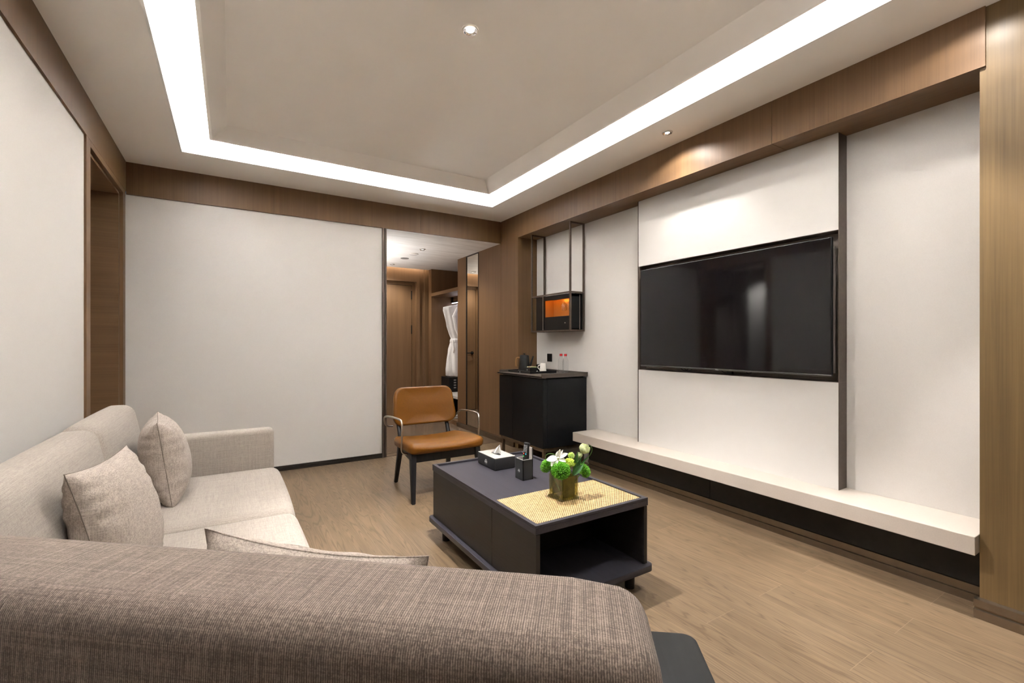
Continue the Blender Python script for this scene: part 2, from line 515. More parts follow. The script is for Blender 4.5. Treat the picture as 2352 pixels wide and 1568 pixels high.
# lip around the opening, trough walls and roof of the cove
c = MB()
lp = 0.012
c.box((tx0 - lp, ty0 - lp, ZC), (tx0, ty1 + lp, 2.728)); c.box((tx1, ty0 - lp, ZC), (tx1 + lp, ty1 + lp, 2.728))
c.box((tx0, ty1, ZC), (tx1, ty1 + lp, 2.728)); c.box((tx0, ty0 - lp, ZC), (tx1, ty0, 2.728))
cv = 0.14
c.box((tx0 - cv - .02, ty0 - cv - .02, ZC + .012), (tx0 - cv, ty1 + cv + .02, 2.94)); c.box((tx1 + cv, ty0 - cv - .02, ZC + .012), (tx1 + cv + .02, ty1 + cv + .02, 2.94))
c.box((tx0 - cv, ty1 + cv, ZC + .012), (tx1 + cv, ty1 + cv + .02, 2.94)); c.box((tx0 - cv, ty0 - cv - .02, ZC + .012), (tx1 + cv, ty0 - cv, 2.94))
c.box((tx0 - cv - .02, ty0 - cv - .02, 2.92), (tx1 + cv + .02, ty1 + cv + .02, 2.95))
struct('ceiling', c, COVE, 'white cove recess and lip around the ceiling tray', 'ceiling')
# central raised panel with bevelled frame
ix0, ix1, iy0, iy1 = -0.136, 2.235, 0.77, 4.06
jx0, jx1, jy0, jy1 = -0.025, 2.125, 0.88, 3.95
z0, z1, ztop = 2.708, 2.80, 2.90
c = MB(); bm = c.bm
def quadring(a, b):
    A = [bm.verts.new(p) for p in a]; B = [bm.verts.new(p) for p in b]
    for i in range(4):
        bm.faces.new((A[i], A[(i + 1) % 4], B[(i + 1) % 4], B[i]))
def rect(x0, y0, x1, y1, z): return [(x0, y0, z), (x1, y0, z), (x1, y1, z), (x0, y1, z)]
quadring(rect(ix0, iy0, ix1, iy1, ztop), rect(ix0, iy0, ix1, iy1, z0))
quadring(rect(ix0, iy0, ix1, iy1, z0), rect(ix0 + .018, iy0 + .018, ix1 - .018, iy1 - .018, z0))
quadring(rect(ix0 + .018, iy0 + .018, ix1 - .018, iy1 - .018, z0), rect(jx0, jy0, jx1, jy1, z1))
bm.faces.new([bm.verts.new(p) for p in rect(jx0, jy0, jx1, jy1, z1)])
bm.faces.new([bm.verts.new(p) for p in rect(ix0, iy0, ix1, iy1, ztop)])
bmesh.ops.remove_doubles(bm, verts=bm.verts, dist=1e-5)
bmesh.ops.recalc_face_normals(bm, faces=bm.faces)
struct('ceiling', c, CEIL, 'raised beige centre panel of the ceiling tray', 'ceiling')

t = thing('cove_light', 'white light strips hidden in the ceiling tray', 'cove light', (1.04, 2.09, ZC + .012))
zs0, zs1 = ZC + .013, ZC + .028
for a, b in (((tx0 - .10, ty0 - .05, zs0), (tx0 - .06, ty1 + .06, zs1)), ((tx1 + .06, ty0 - .05, zs0), (tx1 + .10, ty1 + .06, zs1)),
             ((tx0 - .05, ty1 + .06, zs0), (tx1 + .05, ty1 + .10, zs1)), ((tx0 - .05, ty0 - .10, zs0), (tx1 + .05, ty0 - .06, zs1))):
    MB().box(a, b).build('light_strip', LED, t)

# walls
struct('wall_left', MB().box((-1.0, YR, 0), (XL - .012, .25, 2.42)), WOOD, 'unseen wall beside the camera, dark wood added to cut bounce light', 'wall')  # wood invented on this unseen stretch to keep bounce light off the loveseat
struct('wall_left', MB().box((-1.0, .25, 0), (XL - .012, 3.58, 2.42)), WALL, 'white wall behind the sofa', 'wall')
struct('wall_back', MB().box((XL - .28, YB + .012, 0), (1.345, 4.92, 2.41)), WALL, 'white wall panel between the sofa end and the hallway', 'wall')
struct('wall_right', MB().box((XW, 0.45, 0), (XW + .1, 4.40, 2.42)), WALL, 'recessed white wall around the television panel', 'wall')
struct('wall_front', MB().box((-1.0, YR - .1, 0), (3.2, YR, 2.7)), plain('dark_rear_wall', (0.035, 0.03, 0.026), 0.9), 'dark wall behind the camera', 'wall')
# wood fascia bands under the ceiling
struct('trim_1', MB().box((XL - .28, YR, 2.42), (XL, YB, ZC + .01)), WOOD, 'dark wood band above the sofa wall', 'trim')
b_ = MB(); b_.box((XL, YB, ZF), (1.764, YB + .012, ZC + .01)); b_.box((1.767, YB, ZF), (XR, YB + .012, ZC + .01)); b_.box((XL, YB + .012, ZF + .005), (XR + .02, YB + .16, ZC + .01))
struct('trim_2', b_, WOOD, 'dark wood band above the back wall and hallway', 'trim')
b_ = MB()
for y0, y1 in ((0.60, 1.5125), (1.5155, 3.5315), (3.5345, 4.37)):
    b_.box((XR, y0, ZF + .004), (XR + .02, y1, ZC + .01))
struct('trim_3', b_, WOOD, 'dark wood bulkhead face above the television wall', 'trim')
b_ = MB()
for y0, y1 in ((0.60, 1.5125), (1.5155, 3.5315), (3.5345, 4.37)):
    b_.box((XR, y0, ZF), (XW + .1, y1, ZF + .004)); b_.box((XR + .03, y0, ZF + .004), (XW + .1, y1, ZC))
struct('trim_4', b_, WOODY, 'wood underside of the bulkhead above the television', 'trim')
# pillar at the right
struct('trim_5', MB().box((XR + .012, YR, 0), (3.2, 0.62, ZC + .01)), WOODR, 'golden brown wood pillar at the right edge', 'pillar')
# wood end column and hallway right wall
b_ = MB(); b_.box((XR, 4.37, 0), (3.2, 4.757, ZC + .01)); b_.box((XR + .006, 4.757, 0), (3.2, 4.763, ZC + .01))
struct('trim_6', b_, WOOD, 'wood column beside the minibar', 'column')
struct('wall_hall', MB().box((XR, 4.763, 0), (3.2, 5.337, 2.41)), WOOD, 'wood panelled hallway wall next to the mirror', 'wall')
struct('wall_hall', MB().box((XR, 5.715, 0), (3.5, 5.99, 2.41)), WOOD, 'narrow wood panel between mirror and wardrobe', 'wall')
struct('wall_hall', MB().box((1.25, 4.92, 0), (1.395, 7.6, 2.41)), WOOD, 'wood wall on the far side of the hallway', 'wall')
c = MB(); c.box((1.25, YB + .012, 2.40), (XR, YB + .16, 2.4049)); c.box((1.25, YB + .16, 2.40), (3.6, 7.12, 2.44)); c.box((1.25, 7.12, 2.56), (3.6, 7.5, 2.6))
HCEIL = plain('hall_ceiling', (0.50, 0.45, 0.40), 0.75)
nt = HCEIL.node_tree; bs = [n for n in nt.nodes if n.type == 'BSDF_PRINCIPLED'][0]
nt.links.new(ramp(nt, noise_n(nt, coords(nt, (2.2, 26, 1)), 1.0, 3, 0.6, 0.8), [(0.3, (0.72, 0.68, 0.62)), (0.7, (0.94, 0.91, 0.86))]), bs.inputs['Base Color'])
struct('ceiling', c, HCEIL, 'streaky grey hallway ceiling', 'ceiling')
# end wall of the hallway with the entry door
b_ = MB()
b_.box((1.395, 7.2, 0), (1.80, 7.5, 2.56)); b_.box((1.80, 7.2, 2.20), (2.60, 7.5, 2.56)); b_.box((2.60, 7.2, 0), (2.66, 7.5, 2.56)); b_.box((2.66, 7.23, 0), (2.74, 7.5, 2.56)); b_.box((2.74, 7.2, 0), (3.6, 7.5, 2.56))
struct('wall_end', b_, WOOD, 'wood wall around the entry door', 'wall')
b_ = MB(); b_.box((1.80, 7.285, 2.15), (2.60, 7.45, 2.20)); b_.box((1.80, 7.285, 0), (1.83, 7.45, 2.15)); b_.box((2.555, 7.285, 0), (2.60, 7.45, 2.15))
struct('trim_7', b_, WOOD, 'wood frame of the entry door', 'trim')
d1 = struct('door_1', MB().box((1.832, 7.30, 0.008), (2.552, 7.345, 2.147), .003), WOOD, 'wood entry door at the end of the hallway', 'door')
for z in (1.35, 1.92):
    MB().box((2.540, 7.286, z), (2.562, 7.299, z + .14), .003).build('hinge', BLACK, d1)
h = MB(); h.cyl((1.90, 7.30, 1.02), (1.90, 7.285, 1.02), .027); h.cyl((1.90, 7.30, 1.02), (1.90, 7.245, 1.02), .010); h.cyl((1.895, 7.25, 1.02), (2.02, 7.25, 1.02), .009)
h.build('door_handle', BLACK, d1, True)
t = thing('cove_light', 'warm glowing light slot above the entry door', 'cove light', (2.1, 7.15, 2.45))
MB().box((1.42, 7.125, 2.445), (2.76, 7.15, 2.46)).build('light_strip', LEDW, t)

t = thing('cove_light', 'unseen light strip added along the hallway wall to brighten its ceiling', 'cove light', (1.42, 6.0, 1.69))  # added fill strip out of view, lifts the hallway ceiling
MB().box((1.396, 5.3, 1.69), (1.47, 7.1, 1.70)).build('fill_ledge', WOOD, t)
MB().box((1.462, 5.3, 1.70), (1.47, 7.1, 1.715)).build('lip', WOOD, t)
MB().box((1.405, 5.32, 1.701), (1.45, 7.08, 1.708)).build('light_strip', emit('hall_fill_led', (.95, .97, 1.0), 24.0), t)
# opening in the left wall with wood casing, bedroom beyond
b_ = MB()
b_.box((-1.0, 3.58, 0), (XL, 3.67, 2.42), .002); b_.box((-1.0, 4.65, 0), (XL, 4.735, 2.42), .002); b_.box((-1.0, 3.67, 2.38), (XL, 4.65, 2.42), .002)
struct('trim_8', b_, WOOD, 'wood casing of the opening beside the sofa', 'trim')
b_ = MB(); b_.box((-1.0, 4.632, 0), (-.745, 4.65, 2.362)); b_.box((-1.0, 3.67, 2.362), (-.745, 4.65, 2.38))
struct('trim_9', b_, WOODX, 'wood lining inside the opening beside the sofa', 'trim')
b_ = MB(); b_.box((-3.2, 2.4, 0), (-1.0, 2.5, 2.7)); b_.box((-3.3, 2.4, 0), (-3.2, 5.8, 2.7)); b_.box((-3.2, 5.7, 0), (-.9, 5.8, 2.7)); b_.box((-1.0, 4.735, 0), (-.9, 5.7, 2.7)); b_.box((-1.0, 3.58, 2.42), (-.95, 4.735, 2.7))
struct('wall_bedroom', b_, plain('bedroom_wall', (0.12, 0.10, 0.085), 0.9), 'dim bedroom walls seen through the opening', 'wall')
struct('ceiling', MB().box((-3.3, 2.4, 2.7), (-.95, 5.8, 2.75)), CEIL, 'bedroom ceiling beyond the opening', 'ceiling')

# baseboards
def skirting(name, poly, axis, a, b, m, label):
    struct(name, MB().prism(poly, axis, a, b), m, label, 'baseboard')
skirting('baseboard_back', [(YB + .012, 0), (YB - .004, 0), (YB - .004, .022), (YB + .002, .024), (YB + .002, .028), (YB - .001, .03), (YB - .001, .045), (YB + .012, .045)], 'x', XL, 1.345, DARKSKIRT, 'dark baseboard along the white back wall')
skirting('baseboard_hall', [(XR, 0), (XR - .018, 0), (XR - .018, .055), (XR - .012, .065), (XR, .065)], 'y', 4.44, 5.99, SKIRT, 'bronze baseboard along the hallway wood wall')
skirting('baseboard_right', [(XR + .012, 0), (XR - .014, 0), (XR - .014, .038), (XR - .004, .040), (XR - .004, .050), (XR - .014, .052), (XR - .014, .082), (XR + .012, .085)], 'y', YR, 0.634, SKIRT, 'stepped bronze baseboard at the foot of the pillar')
# dark metal edge where the back wall meets the hallway
b_ = MB(); b_.box((1.345, YB - .006, 0), (1.368, YB + .16, 2.40)); b_.box((1.376, YB - .002, 0), (1.392, YB + .16, 2.40)); b_.box((1.366, YB + .02, 0), (1.378, YB + .16, 2.40))
struct('trim_10', b_, BRONZE, 'dark bronze edge strip at the hallway opening', 'trim')

# television feature panel
PX = 2.946; PY0, PY1 = 1.226, 2.728
NZ0, NZ1 = 0.972, 1.846
b_ = MB()
b_.box((PX, PY0 + .003, 0.36), (XW, PY1 - .004, NZ0)); b_.box((PX, PY0 + .003, NZ1), (XW, PY1 - .004, 2.398))
struct('trim_11', b_, plain('panel_fabric', (0.60, 0.572, 0.535), 0.6, spec=0.35, nscale=240, namt=0.02, bumps=0.04, bdist=0.0005), 'raised white panel above and below the television', 'wall panel')
b_ = MB()
b_.box((PX - .001, PY0, .36), (XW, PY0 + .003, 2.398)); b_.box((PX - .002, PY1 - .004, .36), (XW, PY1 + .003, 2.398))
struct('trim_12', b_, BRONZE, 'dark bronze edging of the television panel', 'trim')
b_ = MB()
b_.box((XW - .004, PY0, NZ0), (XW - .001, PY1, NZ1))
b_.box((PX + .002, PY0, NZ1 - .003), (XW, PY1, NZ1)); b_.box((PX + .002, PY0, NZ0), (XW, PY1, NZ0 + .003))
b_.box((PX + .002, PY1 - .01, NZ0), (XW, PY1 - .003, NZ1))
struct('trim_13', b_, plain('niche_lining', (.17, .135, .108), .4, .2), 'brown lining inside the television niche', 'trim')

# ------------------------------------------------------------------ television
TX0, TX1 = 2.918, 2.940
TY0, TY1, TZ0, TZ1 = 1.252, 2.676, 1.004, 1.806
t = thing('television', 'large flat black television in the white wall panel', 'television', (TX1, (TY0 + TY1) / 2, TZ0))
MB().box((TX0 - .001, TY0 + .004, TZ0 + .016), (TX0 + .004, TY1 - .004, TZ1 - .004), .001).build('screen', SCREEN, t)
b_ = MB(); b_.box((TX0 + .001, TY0, TZ0 + .013), (TX1, TY1, TZ1), .002)
b_.build('bezel', BLACK, t)
CHIN = MB().box((TX0 - .002, TY0, TZ0), (TX1, TY1, TZ0 + .0125), .003).build('chin', plain('tv_chin', (0.10, 0.095, 0.09), 0.3, 0.8), t)
MB().box((TX1, TY0 + .05, TZ0 + .06), (2.985, TY1 - .07, TZ1 - .08), .01).build('back_housing', BLACK, t)
MB().box((2.964, TY0 + .003, TZ0 + .02), (2.975, TY0 + .016, TZ1 - .05)).build('mounting_rail', plain('tv_rail', (0.42, 0.36, 0.31), 0.4, 0.4), t)
def letters(mb, s, org, uvec, vvec, h, w, th, depth):
    # block strokes; org = lower-left, u along text, v up
    S = {'T': [(0, .8, 1, 1), (.4, 0, .6, 1)], 'C': [(0, 0, .22, 1), (0, .8, 1, 1), (0, 0, 1, .2)], 'L': [(0, 0, .22, 1), (0, 0, 1, .2)]}
    u, v = Vector(uvec), Vector(vvec); n = u.cross(v).normalized() * depth
    o = Vector(org)
    for ch in s:
        for (a, b, c2, d) in S[ch]:
            p = [o + u * a * w + v * b * h, o + u * c2 * w + v * b * h, o + u * c2 * w + v * d * h, o + u * a * w + v * d * h]
            mb.hexa([*p, *[q + n for q in p]])
        o = o + u * w * 1.3
letters_mb = MB(); letters(letters_mb, 'TCL', (TX0 - .002, 1.985, TZ0 + .002), (0, -1, 0), (0, 0, 1), .008, .0075, 0, .0006)
letters_mb.build('brand_mark', WHITEM, CHIN)
# cables hanging below the set
def arc_cable(y0, y1, drop, name, label, x=2.962):
    pts = []
    for i in range(13):
        a = i / 12
        pts.append((x + .010 * math.sin(a * PI), y0 + (y1 - y0) * a, TZ0 + .012 - drop * math.sin(PI * a)))
    return tag(MB().tube(pts, .0028, 8).build(name, BLACK, None, True), label, 'cable', 'cables under the television')
arc_cable(2.33, 2.23, .030, 'cable', 'black cable loop furthest from the pillar under the television')
arc_cable(2.29, 2.19, .030, 'cable', 'black cable loop crossing another under the television', 2.952)
arc_cable(1.985, 1.90, .028, 'cable', 'black cable loop under the middle of the television')
arc_cable(1.80, 1.74, .026, 'cable', 'black cable loop nearest the pillar under the television')
t2 = tag(MB().box((2.955, 1.885, .982), (2.978, 1.925, 1.004), .003).build('cable_plug', BLACK), 'small black plug under the middle of the television', 'plug')

# ------------------------------------------------------------------ floating bench and plinth
t = thing('wall_bench', 'long beige stone bench under the television', 'bench', (2.9, 2.0, 0))
MB().box((2.737, 0.622, .278), (XW - .001, 3.345, .36), .003).build('stone_slab', STONE, t)
MB().box((2.932, 0.64, .082), (XW - .01, 2.034, .277)).build('drawer_front', BLACKWOOD, t)
MB().box((2.932, 2.038, .082), (XW - .01, 3.34, .277)).build('drawer_front', BLACKWOOD, t)
MB().prism([(3.03, 0), (2.925, 0), (2.925, .036), (2.934, .038), (2.934, .046), (2.925, .048), (2.925, .078), (2.94, .081), (3.03, .081)], 'y', .64, 3.34).build('plinth_rail', SKIRT, t)

# ------------------------------------------------------------------ minibar cabinet
t = thing('minibar_cabinet', 'black two-door minibar cabinet on a bronze frame', 'cabinet', (2.76, 3.9, 0))
cx0, cx1, cy0, cy1, cz0, cz1 = 2.498, 3.034, 3.49, 4.307, .20, .853
MB().box((cx0 + .02, cy0 + .004, cz0), (cx1, cy1 - .002, cz1), .002).build('carcass', CABBLACK, t)
MB().box((cx0, cy0, cz0 - .002), (cx0 + .019, 4.035, cz1), .002).build('door', CABBLACK, t)
MB().box((cx0, 4.038, cz0 - .002), (cx0 + .019, cy1, cz1), .002).build('door', CABBLACK, t)
MB().box((cx0 + .05, cy0, cz0 - .002), (cx1, cy0 + .004, cz1)).build('side_panel', CABBLACK, t)
MB().box((cx0 + .03, cy0 + .03, cz1), (cx1 - .02, cy1 - .03, cz1 + .024)).build('shadow_gap', BLACK, t)
GREYWOOD = veneer('smoked_grey_wood', (0.085, 0.068, 0.056), 'x', 0.2, 0.4)
b_ = MB(); b_.box((2.474, 3.482, .872), (cx1, 4.31, .882)); b_.box((2.474, 3.470, .868), (cx1, 3.484, .907), .001); b_.box((2.50, 4.302, .872), (cx1, 4.314, .907), .001); b_.box((cx1 - .012, 3.484, .872), (cx1, 4.302, .907), .001)
b_.prism([(2.474, .882), (2.474, .869), (2.53, .858), (2.53, .875)], 'y', 3.482, 4.31)
b_.build('tray_top', GREYWOOD, t)
b_ = MB()
for (x, y) in ((2.52, 3.51), (2.52, 4.265), (2.99, 3.51), (2.99, 4.265)):
    b_ = MB(); b_.box((x, y, 0), (x + .025, y + .025, .165)); b_.build('leg', SKIRT, t)
b_ = MB(); b_.box((2.512, 3.502, .162), (3.02, 3.53, .198)); b_.box((2.512, 4.265, .162), (3.02, 4.295, .198)); b_.box((2.512, 3.53, .162), (2.54, 4.265, .198)); b_.box((2.99, 3.53, .162), (3.02, 4.265, .198))
b_.build('base_frame', SKIRT, t)

# ------------------------------------------------------------------ hanging shelf
hx0, hx1, hy0, hy1, hz0, hz1 = 2.842, 3.028, 3.512, 4.20, 1.316, 1.712
p = .016
t = thing('hanging_cabinet', 'black glass cabinet hung in a bronze frame above the minibar', 'hanging cabinet', (2.935, 3.85, 2.4))
for x in (hx0, hx1 - p):
    for y in (hy0, hy1 - p):
        MB().box((x, y, hz0), (x + p, y + p, 2.384)).build('post', BRONZE, t)
for nm, zz in (('lower_rail', hz0), ('middle_rail', hz1 - p)):
    b_ = MB()
    b_.box((hx0 + p, hy0, zz), (hx1 - p, hy0 + p, zz + p)); b_.box((hx0 + p, hy1 - p, zz), (hx1 - p, hy1, zz + p))
    b_.box((hx0, hy0 + p, zz), (hx0 + p, hy1 - p, zz + p)); b_.box((hx1 - p, hy0 + p, zz), (hx1, hy1 - p, zz + p))
    b_.build(nm, BRONZE, t)
for y in (hy0, hy1 - p):
    MB().box((hx0, y, 2.384), (hx1, y + p, 2.3995)).build('ceiling_bracket', BRONZE, t)
# box inside
bx0, bx1, by0, by1, bz0, bz1 = hx0 + .022, hx1 - .020, hy0 + .020, hy1 - .072, hz0 + p, hz1 - p - .002
ny = 3.985
b_ = MB()
b_.box((bx0, ny, bz0), (bx1, by1, bz1)); b_.box((bx0, by0, bz0), (bx1, by0 + .012, bz1)); b_.box((bx1 - .012, by0, bz0), (bx1, ny, bz1))
b_.box((bx0, by0, bz1 - .03), (bx1, ny, bz1)); b_.box((bx0, by0, bz1 - .046), (bx0 + .006, ny, bz1 - .03)); b_.box((bx0, by0, bz0), (bx1, ny, bz0 + .015))
b_.build('box_shell', CABBLACK, t)
b_ = MB(); b_.box((bx0 + .012, by0 + .012, bz0 + .13), (bx1 - .012, ny, bz0 + .14)); b_.box((bx0 + .004, by0 + .012, bz0 + .015), (bx0 + .016, ny - .002, bz0 + .13))
DRW = b_.build('drawer', BLACK, t)
b_ = MB(); b_.box((bx1 - .014, by0 + .013, bz0 + .14), (bx1 - .0125, ny - .001, bz1 - .031)); b_.box((bx0 + .02, ny - .002, bz0 + .14), (bx1 - .014, ny - .0005, bz1 - .031)); b_.box((bx0 + .012, by0 + .0125, bz0 + .14), (bx1 - .014, by0 + .014, bz1 - .031)); b_.box((bx0 + .016, by0 + .014, bz0 + .1405), (bx1 - .014, ny - .002, bz0 + .142))
b_.build('amber_lining', plain('amber_mirror', (0.42, 0.20, 0.06), 0.25, 0.4), t)
b_ = MB(); b_.box((bx0 + .008, by0 + .03, bz1 - .034), (bx0 + .014, ny - .03, bz1 - .030)); b_.build('light_strip', AMBER, t)
MB().box((bx0 + .001, ny + .012, bz0 + .004), (bx0 - .003, ny + .017, bz1 - .004)).build('edge_trim', CHROME, t)
MB().box((bx1 - .03, by0 - .003, bz0 + .004), (bx1 - .025, by0 + .001, bz1 - .01)).build('edge_trim', CHROME, t)
MB().cyl((bx0 + .004, 3.62, bz0 + .07), (bx0 - .004, 3.62, bz0 + .07), .005, seg=12).build('drawer_knob', CHROME, DRW)
# wine glasses hanging upside down in the niche
def wineglass(x, y, label):
    zt_ = bz1 - .036
    g = thing('wine_glass', label, 'glass', (x, y, zt_), group='wine glasses hanging in the amber niche')
    MB().lathe([(.026, 0), (.026, -.003), (.005, -.008), (.004, -.035)], (x, y, zt_), 20).build('foot', GLASS, g, True)
    MB().lathe([(.004, -.035), (.018, -.045), (.027, -.065), (.030, -.090), (.026, -.125), (.024, -.125), (.028, -.090), (.025, -.066), (.012, -.046)], (x, y, zt_), 20, False).build('bowl', GLASS, g, True)
wineglass(2.93, 3.72, 'upside-down wine glass further from the corner post in the amber niche')
wineglass(2.93, 3.64, 'upside-down wine glass nearer the corner post in the amber niche')

# wall socket
s_ = thing('wall_socket', 'black wall socket above the minibar tray', 'socket', (XW, 4.115, 1.034))
MB().box((XW - .008, 4.073, .990), (XW - .0005, 4.157, 1.078), .002).build('face_plate', BLACK, s_)
MB().box((XW - .010, 4.088, 1.006), (XW - .008, 4.142, 1.062), .001).build('outlet', BLACKM, s_)

# things on the minibar
zb = .882
st_ = thing('serving_tray', 'black rectangular serving tray on the minibar', 'tray', (2.76, 4.06, zb))
tr = MB()
tr.box((2.60, 3.85, zb), (2.93, 4.29, zb + .006), .003)
for a, b in (((2.60, 3.85, zb), (2.608, 4.29, zb + .024)), ((2.922, 3.85, zb), (2.93, 4.29, zb + .024)), ((2.60, 3.85, zb), (2.93, 3.858, zb + .024)), ((2.60, 4.282, zb), (2.93, 4.29, zb + .024))):
    tr.box(a, b, .003)
tr.build('tray_body', BLACK, st_)
def emblem(mb, o, u, v, s):
    # small arch over two bars, in the plane u, v
    u = Vector(u); v = Vector(v); o = Vector(o); n = u.cross(v).normalized() * .0005
    for k in range(8):
        a0, a1 = PI * k / 8, PI * (k + 1) / 8
        p = []
        for (rr, a) in ((.52, a0), (.52, a1), (.30, a1), (.30, a0)):
            p.append(o + u * (math.cos(a) * rr * s) + v * (math.sin(a) * rr * s + .15 * s))
        mb.hexa([*p[::-1], *[q + n for q in p[::-1]]])
    def bar(x0, x1, y0, y1):
        p = [o + u * x0 * s + v * y0 * s, o + u * x1 * s + v * y0 * s, o + u * x1 * s + v * y1 * s, o + u * x0 * s + v * y1 * s]
        mb.hexa([*p, *[q + n for q in p]])
    bar(-.75, .75, 0, .14)
    x = -.75
    for w in (.22, .28, .2, .3, .24):
        bar(x, x + w - .06, -.32, -.06); x += .3
    bar(-.6, .6, -.62, -.58)
    return mb
emblem(MB(), (2.5995, 4.05, zb + .010), (0, -1, 0), (0, 0, 1), .010).build('emblem', WHITEM, st_)

kx, ky, kz = 2.765, 4.215, zb + .006
k_ = thing('electric_kettle', 'matte black kettle with wooden handle on the serving tray', 'kettle', (kx, ky, kz))
MB().lathe([(.066, 0), (.070, .004), (.070, .010), (.064, .014), (.058, .09), (.050, .168), (.047, .174), (.030, .178), (.0, .180)], (kx, ky, kz), 32).build('body', BLACKM, k_, True)
KB = bpy.data.objects[[o.name for o in k_.children][0]]
MB().lathe([(.006, .178), (.006, .186), (.014, .188), (.014, .194), (.0, .196)], (kx, ky, kz), 20).build('lid_knob', BLACKM, KB, True)
dR = Vector((.85, -.525, 0))
def kp(a, z): return Vector((kx, ky, kz)) + dR * a + Vector((0, 0, z))
MB().tube([kp(.055, .05), kp(.072, .075), kp(.082, .115), kp(.098, .165)], [.014, .012, .010, .007], 10).build('spout', BLACKM, k_, True)
MB().tube([kp(-.048, .145), kp(-.068, .150), kp(-.088, .142), kp(-.094, .105), kp(-.094, .062), kp(-.088, .050)], [.006, .008, .009, .009, .008, .006], 10).build('handle', plain('kettle_wood', (0.30, 0.15, 0.05), 0.45), k_, True)
ax, ay = 2.755, 4.07
a_ = thing('sachet_box', 'small black open box of sachets on the serving tray', 'box', (ax, ay, zb + .006))
b_ = MB(); z_ = zb + .006
b_.box((ax - .05, ay - .06, z_), (ax + .05, ay + .06, z_ + .005), .001)
for a, b in (((ax - .05, ay - .06, z_), (ax - .044, ay + .06, z_ + .048)), ((ax + .044, ay - .06, z_), (ax + .05, ay + .06, z_ + .048)), ((ax - .05, ay - .06, z_), (ax + .05, ay - .054, z_ + .048)), ((ax - .05, ay + .054, z_), (ax + .05, ay + .06, z_ + .048))):
    b_.box(a, b, .001)
b_.build('box_body', BLACK, a_)
emblem(MB(), (ax - .0505, ay + .0, z_ + .022), (0, -1, 0), (0, 0, 1), .010).build('emblem', WHITEM, a_)
for i, (col, lab) in enumerate((((.35, .42, .20), 'green sachet in the black box'), ((.62, .55, .42), 'cream sachet in the black box'), ((.45, .25, .15), 'brown sachet in the black box'), ((.55, .58, .40), 'pale green sachet in the black box'))):
    yy = ay - .045 + i * .026
    M = Matrix.Translation((ax, yy, z_ + .006)) @ Matrix.Rotation(.18, 4, 'X')
    tag(MB().box((-.036, -.003, 0), (.036, .003, .052), .002).xf(M).build('sachet', plain('sachet_paper', col, .5)), lab, 'sachet', 'sachets in the black box')
def mug(x, y, r0, r1, h, m, label, hd):
    o = thing('mug', label, 'mug', (x, y, zb + .006))
    MB().lathe([(.0, 0), (r0, 0), (r0, .004), (r1, h), (r1 - .003, h), (r0 - .004, .006), (.0, .006)], (x, y, zb + .006), 28, False).build('cup', m, o, True)
    d = Vector(hd).normalized(); c0 = Vector((x, y, zb + .006))
    MB().tube([c0 + d * (r1 - .002) + Vector((0, 0, h * .8)), c0 + d * (r1 + .022) + Vector((0, 0, h * .72)), c0 + d * (r1 + .026) + Vector((0, 0, h * .5)), c0 + d * (r0 - .002) + Vector((0, 0, h * .25))], .0045, 8).build('handle', m, o, True)
mug(2.835, 3.96, .037, .029, .095, WHITEC, 'white tapered mug on the serving tray', (-.75, .5, 0))
mug(2.875, 4.08, .030, .038, .075, plain('black_glaze', (.01, .01, .01), .12), 'black glazed mug behind the white mug', (.6, -.6, 0))
sp = thing('teaspoon', 'white teaspoon lying beside the white mug', 'spoon', (2.755, 3.955, zb + .006))
MB().tube([(2.77, 3.985, zb + .010), (2.76, 3.96, zb + .012), (2.75, 3.94, zb + .012)], [.004, .010, .004], 10).build('bowl', WHITEC, sp, True)
MB().tube([(2.77, 3.985, zb + .012), (2.80, 4.03, zb + .014)], .003, 8).build('handle', WHITEC, sp, True)

def bottle(x, y, label):
    o = thing('water_bottle', label, 'bottle', (x, y, zb), group='water bottles on the minibar')
    prof = [(.0, 0), (.027, 0), (.031, .004), (.031, .03), (.0295, .034), (.031, .038), (.031, .125), (.028, .142), (.018, .166), (.0135, .176), (.0135, .184)]
    MB().lathe(prof, (x, y, zb), 28, False).build('bottle_body', PET, o, True)
    MB().lathe([(.0145, .180), (.0155, .182), (.0155, .200), (.0145, .203), (0, .203)], (x, y, zb), 24).build('cap', plain('red_cap', (0.55, 0.01, 0.012), .4), o, True)
bottle(2.945, 3.79, 'red-capped water bottle beside the wall socket side')
bottle(2.945, 3.715, 'red-capped water bottle nearer the bench')

# ------------------------------------------------------------------ downlights and ceiling discs
def downlight(x, y, z, r, label, on=True):
    o = thing('downlight', label, 'downlight', (x, y, z), group='recessed ceiling lights')
    MB().lathe([(r + .006, -.001), (r + .006, -.004), (r, -.004), (r, -.001)], (x, y, z), 36, False).build('trim_ring', WHITEC, o, True)
    MB().lathe([(r, -.003), (r * .93, .0), (r * .75, .004), (r * .5, .006)], (x, y, z - .007), 36, False).build('reflector', SILVER, o, True)
    MB().lathe([(0, -.0005), (r * .55, -.0005), (r * .55, .0005)], (x, y, z - .0045), 24).build('lamp', LAMP if on else LAMPD, o)
downlight(1.04, 2.09, 2.80, .036, 'bright recessed downlight in the centre of the ceiling tray')
downlight(2.576, 2.12, ZC, .030, 'recessed downlight near the wood bulkhead above the television', False)
downlight(-0.50, 1.55, ZC, .030, 'recessed downlight above the sofa', False)
downlight(2.576, 0.60, ZC, .030, 'recessed downlight near the wood pillar', False)
downlight(2.09, 5.565, 2.40, .035, 'nearer hallway ceiling downlight', False)
downlight(2.09, 6.85, 2.40, .035, 'farther hallway ceiling downlight close to the entry door', False)
o = tag(MB().lathe([(.062, 0), (.062, -.006), (.050, -.012), (0, -.013)], (2.10, 5.93, 2.40), 32).build('smoke_detector', WHITEC, None, True), 'round white cover on the hallway ceiling', 'detector')
